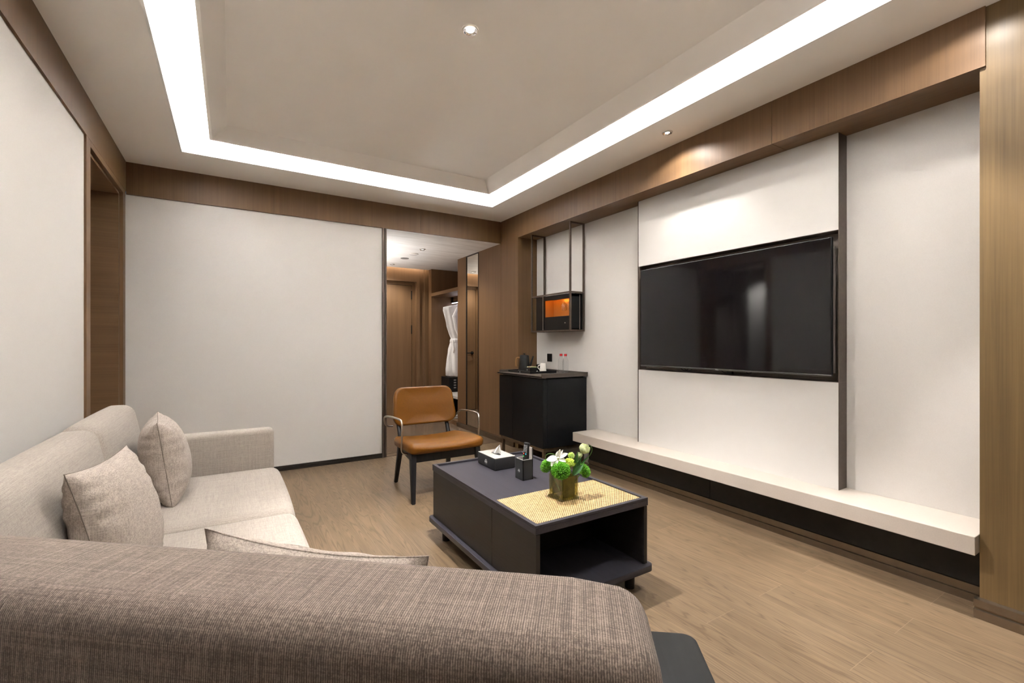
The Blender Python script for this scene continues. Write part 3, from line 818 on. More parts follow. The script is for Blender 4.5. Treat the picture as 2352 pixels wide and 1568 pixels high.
o = tag(MB().lathe([(.058, 0), (.058, -.004), (0, -.006)], (2.10, 6.30, 2.40), 32).build('ceiling_speaker', plain('grey_grille', (.22, .2, .18), .7), None, True), 'round grey disc on the hallway ceiling', 'speaker')

# ------------------------------------------------------------------ hallway mirror and wardrobe
t = thing('wall_mirror', 'tall narrow mirror in a dark frame in the hallway', 'mirror', (XR, 5.52, .07))
MB().box((XR + .004, 5.352, .066), (XR + .012, 5.700, 2.385)).build('mirror_pane', MIRROR, t)
b_ = MB(); b_.box((XR - .004, 5.338, .066), (XR + .02, 5.352, 2.398)); b_.box((XR - .004, 5.700, .066), (XR + .02, 5.714, 2.398)); b_.box((XR - .004, 5.352, 2.385), (XR + .02, 5.700, 2.398))
b_.build('frame', DARKSKIRT, t)
struct('wall_hall', MB().box((XR + .021, 5.338, 0), (3.2, 5.714, 2.41)), WOOD, 'wood backing behind the hallway mirror', 'wall')
t = thing('wardrobe', 'open wood wardrobe niche with lit rail in the hallway', 'wardrobe', (3.1, 6.5, 0))
MB().box((XR, 7.0, 0), (3.45, 7.12, 2.40)).build('end_panel', WOOD, t)
MB().box((3.43, 5.995, 0), (3.45, 7.0, 2.40)).build('back_panel', WOOD, t)
MB().box((XR, 5.995, 1.955), (3.43, 7.0, 2.005)).build('upper_shelf', WOODY, t)
b_ = MB(); b_.box((XR + .0, 5.995, .385), (3.43, 7.0, .42)); b_.build('lower_shelf', plain('pale_stone_shelf', (.55, .52, .48), .3), t)
MB().box((XR + .03, 6.55, .15), (3.43, 7.0, .38), .003).build('drawer', BLACKWOOD, t)
MB().box((XR + .0, 5.995, 0), (3.43, 7.0, .07)).build('base', WOODY, t)
b_ = MB(); b_.cyl((3.14, 5.995, 1.872), (3.14, 7.0, 1.872), .014); b_.box((3.125, 6.97, 1.872), (3.155, 7.0, 1.955))
b_.build('rail', plain('rail_black', (.03, .03, .03), .3, .6), t)
MB().box((3.128, 6.0, 1.852), (3.152, 6.97, 1.859)).build('light_strip', LEDROD, t)
hg = thing('clothes_hanger', 'dark hanger on the wardrobe rail holding the white robe', 'hanger', (3.14, 6.72, 1.87))
hk = [(3.14 + .014 * math.cos(a), 6.72, 1.875 + .018 * math.sin(a)) for a in [i * PI / 8 - .6 for i in range(10)]]
MB().tube(hk + [(3.14, 6.72, 1.84), (3.14, 6.72, 1.815)], .003, 8).build('hook', CHROME, hg, True)
MB().tube([(2.93, 6.72, 1.765), (3.05, 6.72, 1.805), (3.14, 6.72, 1.815), (3.23, 6.72, 1.805), (3.35, 6.72, 1.765)], [.012, .012, .010, .012, .012], 10).build('shoulder_bar', plain('dark_wood_hanger', (.03, .02, .015), .4), hg, True)
rb = thing('bathrobe', 'white bathrobe tied at the waist hanging in the wardrobe', 'robe', (3.14, 6.72, .66))
def robe_rings(levels, k0):
    cs = []
    for (z, hw, hd, fold) in levels:
        ringp = []
        for k in range(56):
            a = 2 * PI * k / 56
            f = 1 + 1.3 * fold * math.sin(a * 9 + z * 2) + fold * .6 * math.sin(a * 17 + z * 5 + k0)
            ringp.append((3.14 + math.copysign(abs(math.cos(a)) ** .8, math.cos(a)) * hw * f, 6.72 + math.sin(a) * hd * f, z))
        cs.append(ringp)
    return cs
lv = [(.655, .150, .085, .12), (.68, .185, .10, .12), (.78, .190, .10, .10), (.95, .180, .095, .09), (1.10, .165, .085, .08), (1.21, .140, .065, .05), (1.26, .128, .058, .04), (1.34, .160, .07, .05), (1.46, .205, .075, .05), (1.60, .235, .075, .05), (1.72, .265, .07, .04), (1.765, .262, .06, .03), (1.79, .18, .048, .02), (1.815, .07, .035, .01)]
MB().ring(robe_rings(lv, 0)).build('robe_body', ROBE, rb, True, 80)
MB().ring(robe_rings([(1.205, .150, .072, .03), (1.225, .152, .075, .03), (1.25, .146, .072, .03), (1.265, .140, .068, .03)], 1)).build('belt', ROBE, rb, True, 80)
MB().tube([(3.0, 6.64, 1.24), (2.995, 6.632, 1.20), (3.01, 6.625, 1.10), (3.0, 6.63, 1.04)], [.016, .018, .014, .010], 8).build('belt_tail', ROBE, rb, True)
MB().tube([(3.10, 6.655, 1.80), (3.02, 6.645, 1.62), (3.06, 6.645, 1.42), (3.13, 6.65, 1.26)], [.018, .034, .030, .018], 8).build('lapel', ROBE, rb, True)
sf = thing('safe', 'black safe box under the white robe in the wardrobe', 'safe', (3.1, 6.78, .42))
MB().box((2.93, 6.62, .42), (3.35, 6.95, .652), .006).build('safe_body', BLACK, sf)
for i in range(4):
    MB().box((3.005, 6.617, .60 - i * .04), (3.044, 6.6205, .618 - i * .04)).build('key_row', plain('key_grey', (.30, .28, .26), .5), sf)
for i, lab in enumerate(('white slipper at the wardrobe foot nearer the wood panel', 'white slipper at the wardrobe foot farther from the wood panel')):
    s = thing('slipper', lab, 'slipper', (2.87, 6.25 + i * .13, .07), group='white slippers in the wardrobe')
    MB().soft((2.80, 6.20 + i * .13, .07), (3.06, 6.295 + i * .13, .09), .02, 4).build('sole', ROBE, s, True)
    MB().soft((2.80, 6.20 + i * .13, .085), (2.93, 6.295 + i * .13, .13), .03, 5).build('upper', ROBE, s, True)

# ------------------------------------------------------------------ sofa along the left wall
t = thing('sofa', 'long oatmeal linen sofa along the left white wall', 'sofa', (-.2, 2.4, 0))
def back_shape(q):
    # front leans: forward at the seat, back at the top; top slightly sloped
    k = (q.z - .45) / .40
    w_ = max(0, min(1, (q.x + .60) / .18)); w_ = w_ * w_ * (3 - 2 * w_)
    q.x -= .075 * w_ * max(0, min(1.1, k))
    return q
MB().soft((-.605, 2.545, .30), (-.400, 3.385, .848), .045, 12, (.02, .0, .008), back_shape).build('back_cushion', SOFA, t, True, 60)
MB().soft((-.605, 1.465, .30), (-.400, 2.541, .843), .045, 12, (.02, .0, .006), back_shape).build('back_cushion', SOFA, t, True, 60)
MB().soft((-.45, 2.362, .26), (.262, 3.268, .418), .05, 14, (.012, .0, .012)).build('seat_cushion', SOFA, t, True, 60)
MB().soft((-.45, 1.48, .26), (.262, 2.358, .418), .05, 14, (.012, .0, .012)).build('seat_cushion', SOFA, t, True, 60)
MB().soft((-.62, 3.27, .09), (.235, 3.395, .652), .028, 10).build('arm', SOFA, t, True, 60)
MB().soft((-.64, 1.465, .09), (.23, 3.27, .262), .02, 6).build('base', SOFA, t, True)
for x, y in ((-.58, 1.53), (-.58, 3.3), (.17, 1.53), (.17, 3.3)):
    MB().cyl((x, y, 0), (x, y, .095), .018, .022).build('leg', BLACKASH, t, True)

# ------------------------------------------------------------------ cushions
def pillow(name, label, M, w=.42, h=.40, th=.19, seed=1, mat=None, group='throw pillows', wr=.010, seam=None):
    seam = seam or SEAM
    rnd = random.Random(seed)
    n = 36
    mb = MB(); bm = mb.bm
    grid = {}
    ph = [rnd.uniform(0, 6.28) for _ in range(8)]
    rim = []
    for s in (1, -1):
        for i in range(n + 1):
            for j in range(n + 1):
                u = -1 + 2 * i / n; v = -1 + 2 * j / n
                edge = (i in (0, n)) or (j in (0, n))
                if edge and s == -1:
                    grid[(s, i, j)] = grid[(1, i, j)]; continue
                x = w / 2 * u * (1 - .085 * (1 - v * v) * abs(u) ** 2)
                z = h / 2 * v * (1 - .085 * (1 - u * u) * abs(v) ** 2)
                t0 = max(0, (1 - abs(u) ** 2.4)) * max(0, (1 - abs(v) ** 2.4))
                y = th / 2 * t0 ** .52
                # gathers running in from the seams
                gu = max(0, 1 - abs(u)); gv = max(0, 1 - abs(v))
                k1 = math.exp(-gu * 5) * min(1, gu * 12); k2 = math.exp(-gv * 5) * min(1, gv * 12)
                y += wr * k1 * math.sin(v * 21 + ph[0] + 2 * math.sin(v * 5 + ph[1])) * (1 - v ** 4)
                y += wr * .7 * k2 * math.sin(u * 17 + ph[2] + 2 * math.sin(u * 4 + ph[3])) * (1 - u ** 4)
                y += .006 * math.sin(u * 4 + v * 3 + ph[4]) * t0
                y = max(y, 0.0005)
                grid[(s, i, j)] = bm.verts.new((x, s * y if not edge else 0, z))
    for s in (1, -1):
        for i in range(n):
            for j in range(n):
                q = [grid[(s, i, j)], grid[(s, i + 1, j)], grid[(s, i + 1, j + 1)], grid[(s, i, j + 1)]]
                bm.faces.new(q if s < 0 else q[::-1])
    idx = [(i, 0) for i in range(n)] + [(n, j) for j in range(n)] + [(n - i, n) for i in range(n)] + [(0, n - j) for j in range(n)]
    rim = [M @ grid[(1, i, j)].co for i, j in idx]
    mb.xf(M)
    o = mb.build(name, mat, None, True, 75)
    tag(o, label, 'pillow', group)
    MB().tube(rim, .0013, 6, loop=True).build('seam', seam, o, True)
    return o
def PM(loc, yaw, lean):
    # pillow plane normal = local y ; yaw turns it about z, lean tips its top back
    return Matrix.Translation(loc) @ Matrix.Rotation(yaw, 4, 'Z') @ Matrix.Rotation(lean, 4, 'X')
pillow('throw_pillow', 'sand linen throw pillow on the sofa nearer the loveseat', PM((-.312, 1.94, .625), math.radians(-101), math.radians(14)), .40, .42, .17, 3, CUSH)
pillow('throw_pillow', 'sand linen throw pillow on the sofa beside the far arm', PM((-.285, 2.875, .622), math.radians(-84), math.radians(8)), .45, .42, .21, 11, CUSH, wr=.013)

# ------------------------------------------------------------------ loveseat in the foreground, seen from behind
LA = math.radians(-40)
LO = Vector((.075, .745, 0))     # middle of the back's front top edge
t = thing('loveseat', 'shade-darkened linen loveseat with its back to the camera', 'loveseat', LO, LA)
ML = wm(t)
LR = .507; LL = -.63
def lv_taper(q):
    # the end of the back rounds off downward and backward
    d = max(0.0, (q.x - (LR - .10)) / .10); d = d * d
    q.z -= .010 * d * max(0.0, min(1.0, (q.z - .6) / .25))
    if q.y > -.09: q.y -= .012 * d
    return q
def lb(mb): return mb.xf(ML)
lb(MB().soft((LL, -.170, .18), (LR, .0, .897), .034, 18, (.0, .012, .004), lv_taper)).build('backrest', LOVE, t, True, 60)
lb(MB().soft((LL + .06, .004, .24), (LR - .02, .40, .42), .045, 10, (0, .01, .012))).build('seat_cushion', LOVE, t, True, 60)
lb(MB().soft((LL + .02, -.14, .10), (LR - .02, .38, .25), .02, 6)).build('base', LOVE, t, True)
for x, y in ((LL + .08, -.07), (LR - .08, -.07), (LL + .08, .32), (LR - .08, .32)):
    lb(MB().cyl((x, y, 0), (x, y, .105), .016, .02)).build('leg', BLACKASH, t, True)
pillow('throw_pillow', 'taupe linen throw pillow peeking over the loveseat back', ML @ PM((-.028, .105, .651), 0, math.radians(6)) @ Matrix.Rotation(math.radians(3.2), 4, 'Y'), .40, .44, .15, 21, CUSH, wr=.006, seam=CUSH)

# side table
t = thing('side_table', 'small dark wood side table beside the loveseat', 'side table', (.86, .50, 0), math.radians(-38))
MS = Matrix.Translation((1.077, .802, 0)) @ Matrix.Rotation(math.radians(-38), 4, 'Z')
def rrect(x0, y0, x1, y1, r, k=6):
    pts = []
    for (cx, cy, a0) in ((x1 - r, y1 - r, 0), (x0 + r, y1 - r, PI / 2), (x0 + r, y0 + r, PI), (x1 - r, y0 + r, 1.5 * PI)):
        for i in range(k + 1):
            a = a0 + PI / 2 * i / k
            pts.append((cx + r * math.cos(a), cy + r * math.sin(a)))
    return pts
STW = veneer('black_oak_table', (0.012, 0.012, 0.012), 'y', 0.2, 0.42, 120)
MB().prism(rrect(-.23, -.42, .004, .004, .035), 'z', .378, .40, .002).xf(MS).build('tabletop', STW, t, True, 40)
for x, y in ((-.20, -.39), (-.03, -.39), (-.20, -.035), (-.03, -.035)):
    MB().cyl((x, y, 0), (x, y, .379), .011, .013, 16).xf(MS).build('leg', BLACKASH, t, True)

# ------------------------------------------------------------------ coffee table
t = thing('coffee_table', 'dark coffee table with woven rattan inlay', 'coffee table', (1.39, 2.09, 0))
X0, X1, Y0, Y1, ZT = 1.060, 1.722, 1.532, 2.653, .45
b_ = MB()
b_.box((X0, Y0, .412), (X1, Y1, .438), .0015)
for a, b in (((X0, Y0, .438), (X0 + .020, Y1, ZT)), ((X1 - .020, Y0, .438), (X1, Y1, ZT)), ((X0 + .02, Y0, .438), (X1 - .02, Y0 + .020, ZT)), ((X0 + .02, Y1 - .020, .438), (X1 - .02, Y1, ZT))):
    b_.box(a, b, .0012)
b_.box((X0 + .02, Y0 + .02, .438), (X1 - .02, 1.905, .4395))
b_.build('tabletop', ASHTOP, t)
MB().box((X0 + .022, Y0 + .022, .4395), (X1 - .022, 1.903, .4445), .001).build('rattan_inlay', RATTAN, t)
b_ = MB()
MB().box((X0 + .004, 1.908, .132), (X0 + .024, Y1 - .004, .410), .001).build('side_panel', ASHSIDE, t)
MB().box((X0 + .004, Y0 + .002, .132), (X0 + .024, 1.905, .410), .001).build('side_panel', ASHSIDE, t)
MB().box((X1 - .024, Y0 + .002, .132), (X1 - .004, Y1 - .004, .410), .001).build('side_panel', ASHSIDE, t)
MB().box((X0 + .024, Y1 - .024, .132), (X1 - .024, Y1 - .004, .410)).build('end_panel', ASHSIDE, t)
MB().box((X0 + .024, 1.90, .132), (X1 - .024, 1.918, .411)).build('divider', ASHSIDE, t)
MB().prism(rrect(X0 - .022, Y0 - .022, X1 + .022, Y1 + .022, .03), 'z', .100, .131, .004, 2).build('base_shelf', ASHTOP, t, True, 40)
for x, y in ((1.115, 1.60), (1.668, 1.60), (1.115, 2.57), (1.668, 2.57)):
    MB().cyl((x, y, 0), (x, y, .101), .023, .025, 24).build('leg', BLACKASH, t, True)

# tissue box
zt = .4382
t = thing('tissue_box', 'black leather tissue box with grey lid on the coffee table', 'tissue box', (1.39, 2.45, zt))
fx0, fx1, fy0, fy1 = 1.333, 1.478, 2.352, 2.572
MB().box((fx0, fy0, zt), (fx1, fy1, zt + .070), .006, 3).build('box_body', plain('black_leather', (.016, .016, .017), .5, nscale=300, namt=.2, bumps=.1), t, True, 40)
MB().box((fx0 + .001, fy0 + .001, zt + .070), (fx1 - .001, fy1 - .001, zt + .0735), .002).build('lid', plain('grey_leather', (.34, .305, .27), .55), t)
MB().lathe([(0, 0), (1, 0), (1, .0006)], (0, 0, 0), 24).xf(Matrix.Translation((1.405, 2.462, zt + .0735)) @ Matrix.Diagonal((.016, .050, 1, 1))).build('slot', BLACK, t)
mb = MB(); bm = mb.bm; rows = []
for i in range(9):
    a = i / 8; r_ = []
    for j in range(9):
        b = j / 8
        w_ = (.078 * (1 - b) + .003)
        lo = V_((1.405, 2.462, zt + .070)) + V_((.55, -.84, 0)) * ((a - .5) * w_ + .024 * b)
        fold = .008 * math.sin(a * 11 + b * 1.5) * (1 - .6 * b)
        r_.append(bm.verts.new(lo + V_((.84, .55, 0)) * fold + V_((0, 0, .060 * b))))
    rows.append(r_)
for i in range(8):
    for j in range(8):
        bm.faces.new((rows[i][j], rows[i + 1][j], rows[i + 1][j + 1], rows[i][j + 1]))
bmesh.ops.solidify(bm, geom=bm.faces[:], thickness=.0012)
tis = tag(mb.build('tissue', plain('tissue_paper', (.86, .85, .84), .9), None, True), 'white tissue pulled up from the tissue box', 'tissue')
emblem(MB(), (fx0 - .0005, 2.462, zt + .033), (0, -1, 0), (0, 0, 1), .022).build('emblem', WHITEM, t)

# remote holder and remote
t = thing('remote_holder', 'black open-top holder with remote on the coffee table', 'remote holder', (1.405, 2.14, zt))
rx0, rx1, ry0, ry1, rh = 1.370, 1.437, 2.103, 2.183, .112
RL = plain('holder_leather', (.018, .018, .019), .5, nscale=300, namt=.2, bumps=.08)
GL = plain('holder_lining', (.46, .42, .38), .5)
b_ = MB()
b_.box((rx0, ry0, zt), (rx1, ry1, zt + .004)); b_.box((rx0, ry0, zt), (rx0 + .005, ry1, zt + rh), .001); b_.box((rx0, ry0, zt), (rx1, ry0 + .005, zt + rh), .001)
b_.box((rx1 - .005, ry0, zt), (rx1, ry1, zt + .176), .001); b_.box((rx0, ry1 - .005, zt), (rx1, ry1, zt + rh), .001)
b_.build('holder_body', RL, t)
b_ = MB()
b_.box((rx0 + .005, ry0 + .005, zt + .004), (rx0 + .008, ry1 - .005, zt + rh + .001)); b_.box((rx0 + .005, ry0 + .005, zt + .004), (rx1 - .005, ry0 + .008, zt + rh + .001)); b_.box((rx1 - .008, ry0 + .002, zt + .004), (rx1 - .0048, ry1 - .002, zt + .177)); b_.box((rx0 + .005, ry1 - .008, zt + .004), (rx1 - .005, ry1 - .0045, zt + rh + .001))
b_.build('lining', GL, t)
emblem(MB(), (rx0 - .0005, 2.143, zt + .048), (0, -1, 0), (0, 0, 1), .014).build('emblem', WHITEM, t)
RM = Matrix.Translation((1.405, 2.150, zt + .010)) @ Matrix.Rotation(math.radians(-118), 4, 'Z') @ Matrix.Rotation(math.radians(-7), 4, 'X')
RM = Matrix.Translation((1.410, 2.146, zt + .030)) @ Matrix.Rotation(math.radians(-84), 4, 'Z') @ Matrix.Rotation(math.radians(-6), 4, 'X')
# local: x width, -y the button face, z length
t = thing('remote_control', 'black remote control standing in the holder', 'remote', (1.406, 2.148, zt + .012))
RB = MB().box((-.019, -.009, 0), (.019, .009, .168), .004, 3).xf(RM).build('remote_body', plain('remote_plastic', (.008, .0075, .0075), .35), t, True, 40)
kb = MB()
for r_ in range(5):
    for cidx in (-1, 0, 1):
        kb.box((cidx * .011 - .0032, -.0105, .117 + r_ * .0085 - .002), (cidx * .011 + .0032, -.0085, .117 + r_ * .0085 + .002), .0006, 1)
kb.xf(RM).build('keys', plain('key_white', (.42, .42, .42), .5), RB)
for (xx, zz, col, nm) in ((-.011, .105, (.75, .10, .05), 'red_button'), (.007, .105, (.05, .40, .60), 'blue_button'), (-.011, .090, (.08, .5, .10), 'green_button')):
    MB().box((xx - .004, -.0108, zz - .004), (xx + .004, -.0085, zz + .004), .0008, 1).xf(RM).build(nm, plain(nm, col, .4), RB)

# ------------------------------------------------------------------ vase and flowers
vz = .4446
t = thing('glass_vase', 'square glass vase on the rattan inlay', 'vase', (1.388, 1.766, vz))
vx0, vx1, vy0, vy1, vh = 1.333, 1.443, 1.711, 1.821, .112
b_ = MB()
b_.prism(rrect(vx0 - .004, vy0 - .004, vx1 + .004, vy1 + .004, .016), 'z', vz, vz + .008, .003)
def vwall(z, o_): return [(x, y, z) for x, y in rrect(vx0 - o_, vy0 - o_, vx1 + o_, vy1 + o_, .016 + o_)]
b_.ring([vwall(vz + .008, .003), vwall(vz + .015, 0), vwall(vz + vh - .003, 0), vwall(vz + vh, -.001), vwall(vz + vh - .003, -.003), vwall(vz + .014, -.003)], False)
b_.build('glass_body', VASEG, t, True, 50)
# rolled leaf lining inside
b_ = MB(); bm = b_.bm; rows = []
for k in range(31):
    q = k / 30
    a = math.radians(-134 + 290 * q)
    sq = 1 / max(abs(math.cos(a)), abs(math.sin(a))); f_ = 1 + .8 * (min(sq, 1.27) - 1)
    rr = .0455
    top = .100 * (1 - .75 * max(0, (q - .72) / .28) ** 1.6) * (1 - .25 * max(0, (.12 - q) / .12))
    rows.append([bm.verts.new((1.388 + math.cos(a) * rr * f_, 1.766 + math.sin(a) * rr * f_, vz + .010 + top * j / 6)) for j in range(7)])
for a, b in zip(rows[:-1], rows[1:]):
    for q in range(6): bm.faces.new((a[q], b[q], b[q + 1], a[q + 1]))
bmesh.ops.solidify(bm, geom=bm.faces[:], thickness=.001)
LINING, nt, bs, out = new_mat('olive_leaf')
tl = N(nt, 'ShaderNodeBsdfTranslucent'); mx = N(nt, 'ShaderNodeMixShader'); mx.inputs[0].default_value = .5
lc = ramp(nt, noise_n(nt, coords(nt, (22, 22, 22)), 1.0, 4), [(.3, (.085, .080, .012)), (.7, (.19, .170, .030))])
nt.links.new(lc, bs.inputs['Base Color']); nt.links.new(lc, tl.inputs[0]); bs.inputs['Roughness'].default_value = .4
nt.links.new(bs.outputs[0], mx.inputs[1]); nt.links.new(tl.outputs[0], mx.inputs[2]); nt.links.new(mx.outputs[0], out.inputs[0])
b_.build('leaf_lining', LINING, t, True)

GREEN = plain('chrysanthemum_green', (.11, .34, .012), .5, nscale=60, namt=.35)
LIME = plain('chrysanthemum_lime', (.42, .52, .05), .5, nscale=60, namt=.25)
STEM = plain('flower_stem', (.07, .17, .02), .5)
LEAF = plain('dark_leaf', (.03, .11, .022), .35, nscale=30, namt=.3)
CREAMG = plain('rose_petal', (.78, .82, .52), .45, nscale=30, namt=.12)
WHITEP = plain('orchid_petal', (.86, .85, .80), .45)

def petal_ball(name, label, c, r, axis, n, m, sq=.8, pl=.5, pw=.16, group='green chrysanthemums in the vase', cup=1.0):
    c = Vector(c); ax_ = Vector(axis).normalized()
    Q = Vector((0, 0, 1)).rotation_difference(ax_).to_matrix()
    mb = MB()
    bm = mb.bm
    rn = random.Random(int(c.x * 1e4))
    for k in range(n):
        ct = 1 - (k + .5) / n * 1.72
        th_ = math.acos(max(-1, min(1, ct))); ph_ = k * 2.39996
        d = Vector((math.sin(th_) * math.cos(ph_), math.sin(th_) * math.sin(ph_), math.cos(th_)))
        d = (d + Vector((rn.uniform(-.08, .08), rn.uniform(-.08, .08), rn.uniform(-.08, .08)))).normalized()
        p0 = Vector((d.x, d.y, d.z * sq)) * r * (1 - pl); p1 = Vector((d.x, d.y, d.z * sq)) * r * rn.uniform(.93, 1.04) + Vector((0, 0, .10 * r))
        side = d.cross(Vector((0, 0, 1)))
        side = side.normalized() if side.length > 1e-3 else Vector((1, 0, 0))
        upv = side.cross(d)
        w = r * pw * .5
        rings = []
        for (f, ww) in ((0, .55), (.55, 1.0), (.88, .85), (1.0, .25)):
            pp = p0.lerp(p1, f)
            rings.append([Q @ (pp + side * (math.cos(a) * w * ww) + upv * (math.sin(a) * w * ww)) + c for a in (0, PI / 2, PI, 1.5 * PI)])
        mb.ring(rings)
    mb.lathe([(0, -r * .5), (r * .5, -r * .3), (r * .58, 0), (r * .4, r * .35), (0, r * .45)], c, 16)
    o = thing(name, label, 'flower', c, group=group)
    mb.build('bloom', m, o, True, 80)
    foot = Vector((1.388 + (c.x - 1.388) * .25, 1.766 + (c.y - 1.766) * .25, vz + .03))
    mid = c.lerp(foot, .45) + Vector((0, 0, .004))
    MB().tube([c - Q @ Vector((0, 0, r * .3)), mid, foot], .0026, 8).build('stem', STEM, o, True)
    return o
petal_ball('green_chrysanthemum', 'large green chrysanthemum at the front of the vase', (1.336, 1.722, .590), .047, (-.35, -.55, .75), 560, GREEN, .74, .42, .115)
petal_ball('green_chrysanthemum', 'green chrysanthemum on the tissue box side of the vase', (1.330, 1.822, .590), .036, (-.6, .2, .6), 420, GREEN, .8, .42, .12)
petal_ball('green_chrysanthemum', 'green chrysanthemum on the television side of the vase', (1.476, 1.722, .570), .038, (.6, -.3, .45), 430, GREEN, .8, .42, .12)
petal_ball('lime_chrysanthemum', 'yellow-lime chrysanthemum at the middle of the bouquet', (1.408, 1.742, .614), .030, (-.1, -.35, .9), 260, LIME, .5, .5, .13, 'lime flowers in the vase')
petal_ball('lime_carnation', 'small pale green carnation behind the orchid', (1.455, 1.790, .632), .018, (0, -.5, .7), 130, plain('carnation_green', (.50, .66, .16), .5), .9, .5, .2, 'lime flowers in the vase')

def petal_sheet(mb, org, d, nrm, L, W, curl=.25, cup=.2, n=8, shape=.8):
    d = Vector(d).normalized(); nrm = Vector(nrm); nrm = (nrm - d * nrm.dot(d)).normalized(); s = d.cross(nrm); org = Vector(org)
    bm = mb.bm; rows = []; before = set(bm.faces)
    for i in range(n + 1):
        a = i / n
        ww = W * (math.sin(PI * min(1, a * .92 + .06)) ** shape)
        r_ = []
        for j in range(-3, 4):
            b = j / 3
            r_.append(bm.verts.new(org + d * (L * a) + s * (ww / 2 * b) + nrm * (curl * L * a * a + cup * W * b * b * math.sin(PI * a))))
        rows.append(r_)
    fs = []
    for a, b in zip(rows[:-1], rows[1:]):
        for j in range(6): fs.append(bm.faces.new((a[j], a[j + 1], b[j + 1], b[j])))
    bmesh.ops.recalc_face_normals(bm, faces=fs)
    bmesh.ops.solidify(bm, geom=fs, thickness=.0008)

# orchid
oc = Vector((1.340, 1.748, .645))
o = thing('white_orchid', 'white orchid bloom on the top of the bouquet', 'flower', oc)
RT = V((.85, -.525, 0)); FW = V((.525, .85, 0)); UP = V((0, 0, 1))      # picture-independent bloom axes: across, away, up
mb = MB(); nf = (-FW * .7 + UP * .7)
petal_sheet(mb, oc, -RT * .95 - UP * .10, nf, .056, .034, -.12, .1)
petal_sheet(mb, oc, -RT * .62 - UP * .55 - FW * .3, nf, .050, .034, -.15, .1)
petal_sheet(mb, oc, RT * .85 + UP * .35, nf, .052, .024, .12, .25)
petal_sheet(mb, oc, RT * .75 - UP * .25 - FW * .3, nf, .040, .026, -.15, .2)
petal_sheet(mb, oc, UP * .9 - RT * .02 + FW * .2, nf, .032, .026, .2, .3)
petal_sheet(mb, oc, RT * .55 + UP * .85, nf, .048, .010, .1, .2)
petal_sheet(mb, oc, RT * .25 + UP * .95, nf, .046, .016, .2, .3)
mb.build('petals', WHITEP, o, True, 60)
MB().lathe([(0, -.006), (.006, -.003), (.007, .004), (0, .009)], oc - FW * .006, 14).build('lip', plain('orchid_lip', (.78, .78, .55), .4), o, True)
MB().tube([oc + FW * .004, oc + V((.02, .01, -.05)), V((1.385, 1.765, vz + .04))], .002, 8).build('stem', STEM, o, True)

def rose(name, label, c, r, axis, closed=1.0, layers=5):
    c = Vector(c); Q = V((0, 0, 1)).rotation_difference(V(axis).normalized()).to_matrix()
    o = thing(name, label, 'flower', c, group='pale green roses in the vase')
    mb = MB(); bm = mb.bm
    for ly in range(layers):
        f = ly / max(1, layers - 1)
        npet = 3 + ly // 2
        for k in range(npet):
            a0 = ly * 1.1 + 2 * PI * k / npet
            span = 2 * PI / npet * 1.35
            rows = []
            for i in range(7):
                h_ = i / 6
                prof = math.sin(PI * (.12 + .62 * h_)) * (.35 + .65 * f)
                rr = r * (prof + (.10 * f * h_ ** 3)) * (1 - .12 * (1 - f))
                rw = []
                for j in range(9):
                    b = j / 8 - .5
                    a = a0 + span * b
                    zz = -r * .8 + r * 1.75 * h_ * (1 - .22 * (2 * b) ** 2 * h_) * (1 - .10 * f)
                    rq = rr + .05 * r * (j / 8)
                    rw.append(bm.verts.new(Q @ V((rq * math.cos(a), rq * math.sin(a), zz)) + c))
                rows.append(rw)
            fs = []
            for a, b in zip(rows[:-1], rows[1:]):
                for j in range(8): fs.append(bm.faces.new((a[j], a[j + 1], b[j + 1], b[j])))
            bmesh.ops.solidify(bm, geom=fs, thickness=.0009)
    mb.build('bloom', CREAMG, o, True, 70)
    cal = MB()
    for k in range(5):
        a = 2 * PI * k / 5
        petal_sheet(cal, c - Q @ V((0, 0, r * .9)), Q @ V((math.cos(a) * .6, math.sin(a) * .6, .8)), Q @ V((-math.cos(a), -math.sin(a), .5)), r * 1.1, r * .4, .1, .2, 6)
    cal.build('calyx', STEM, o, True)
    MB().tube([c - Q @ V((0, 0, r * .8)), c.lerp(V((1.41, 1.755, vz + .05)), .5) + V((.006, 0, 0)), V((1.40, 1.76, vz + .03))], .0024, 8).build('stem', STEM, o, True)
rose('pale_rose', 'open pale green rose at the top of the bouquet', (1.492, 1.733, .672), .026, (.15, -.4, .85))
rose('pale_rose', 'pale green rosebud below the open rose', (1.468, 1.740, .644), .0145, (-.15, -.1, .95), 1, 4)
def leaf(label, a, b, w, nrm, curl=.1):
    a = V(a); b = V(b)
    mb = MB(); petal_sheet(mb, a, b - a, nrm, (b - a).length, w, curl, .35, 10, 1.1)
    tag(mb.build('leaf', LEAF, None, True, 70), label, 'leaf', 'dark leaves in the bouquet')
leaf('tall dark leaf standing behind the lime chrysanthemum', (1.420, 1.735, .558), (1.434, 1.716, .676), .019, (-.4, -.8, .2))
leaf('short folded dark leaf at the vase rim', (1.408, 1.715, .560), (1.448, 1.690, .614), .028, (-.3, -.7, .6), -.2)
leaf('narrow dark leaf below the rosebud', (1.425, 1.735, .556), (1.462, 1.722, .640), .020, (-.4, -.8, .2))
leaf('thin leaf drooping toward the bench side of the rose', (1.43, 1.745, .558), (1.502, 1.715, .636), .014, (-.4, -.6, .5), .1)
tag(MB().tube(smooth_path([(1.35, 1.79, .556), (1.315, 1.80, .62), (1.300, 1.80, .648), (1.318, 1.79, .664), (1.345, 1.775, .655)]), .0013, 6).build('grass_blade', STEM, None, True), 'thin curling grass blade behind the orchid', 'grass blade', 'curling grass blades in the bouquet')
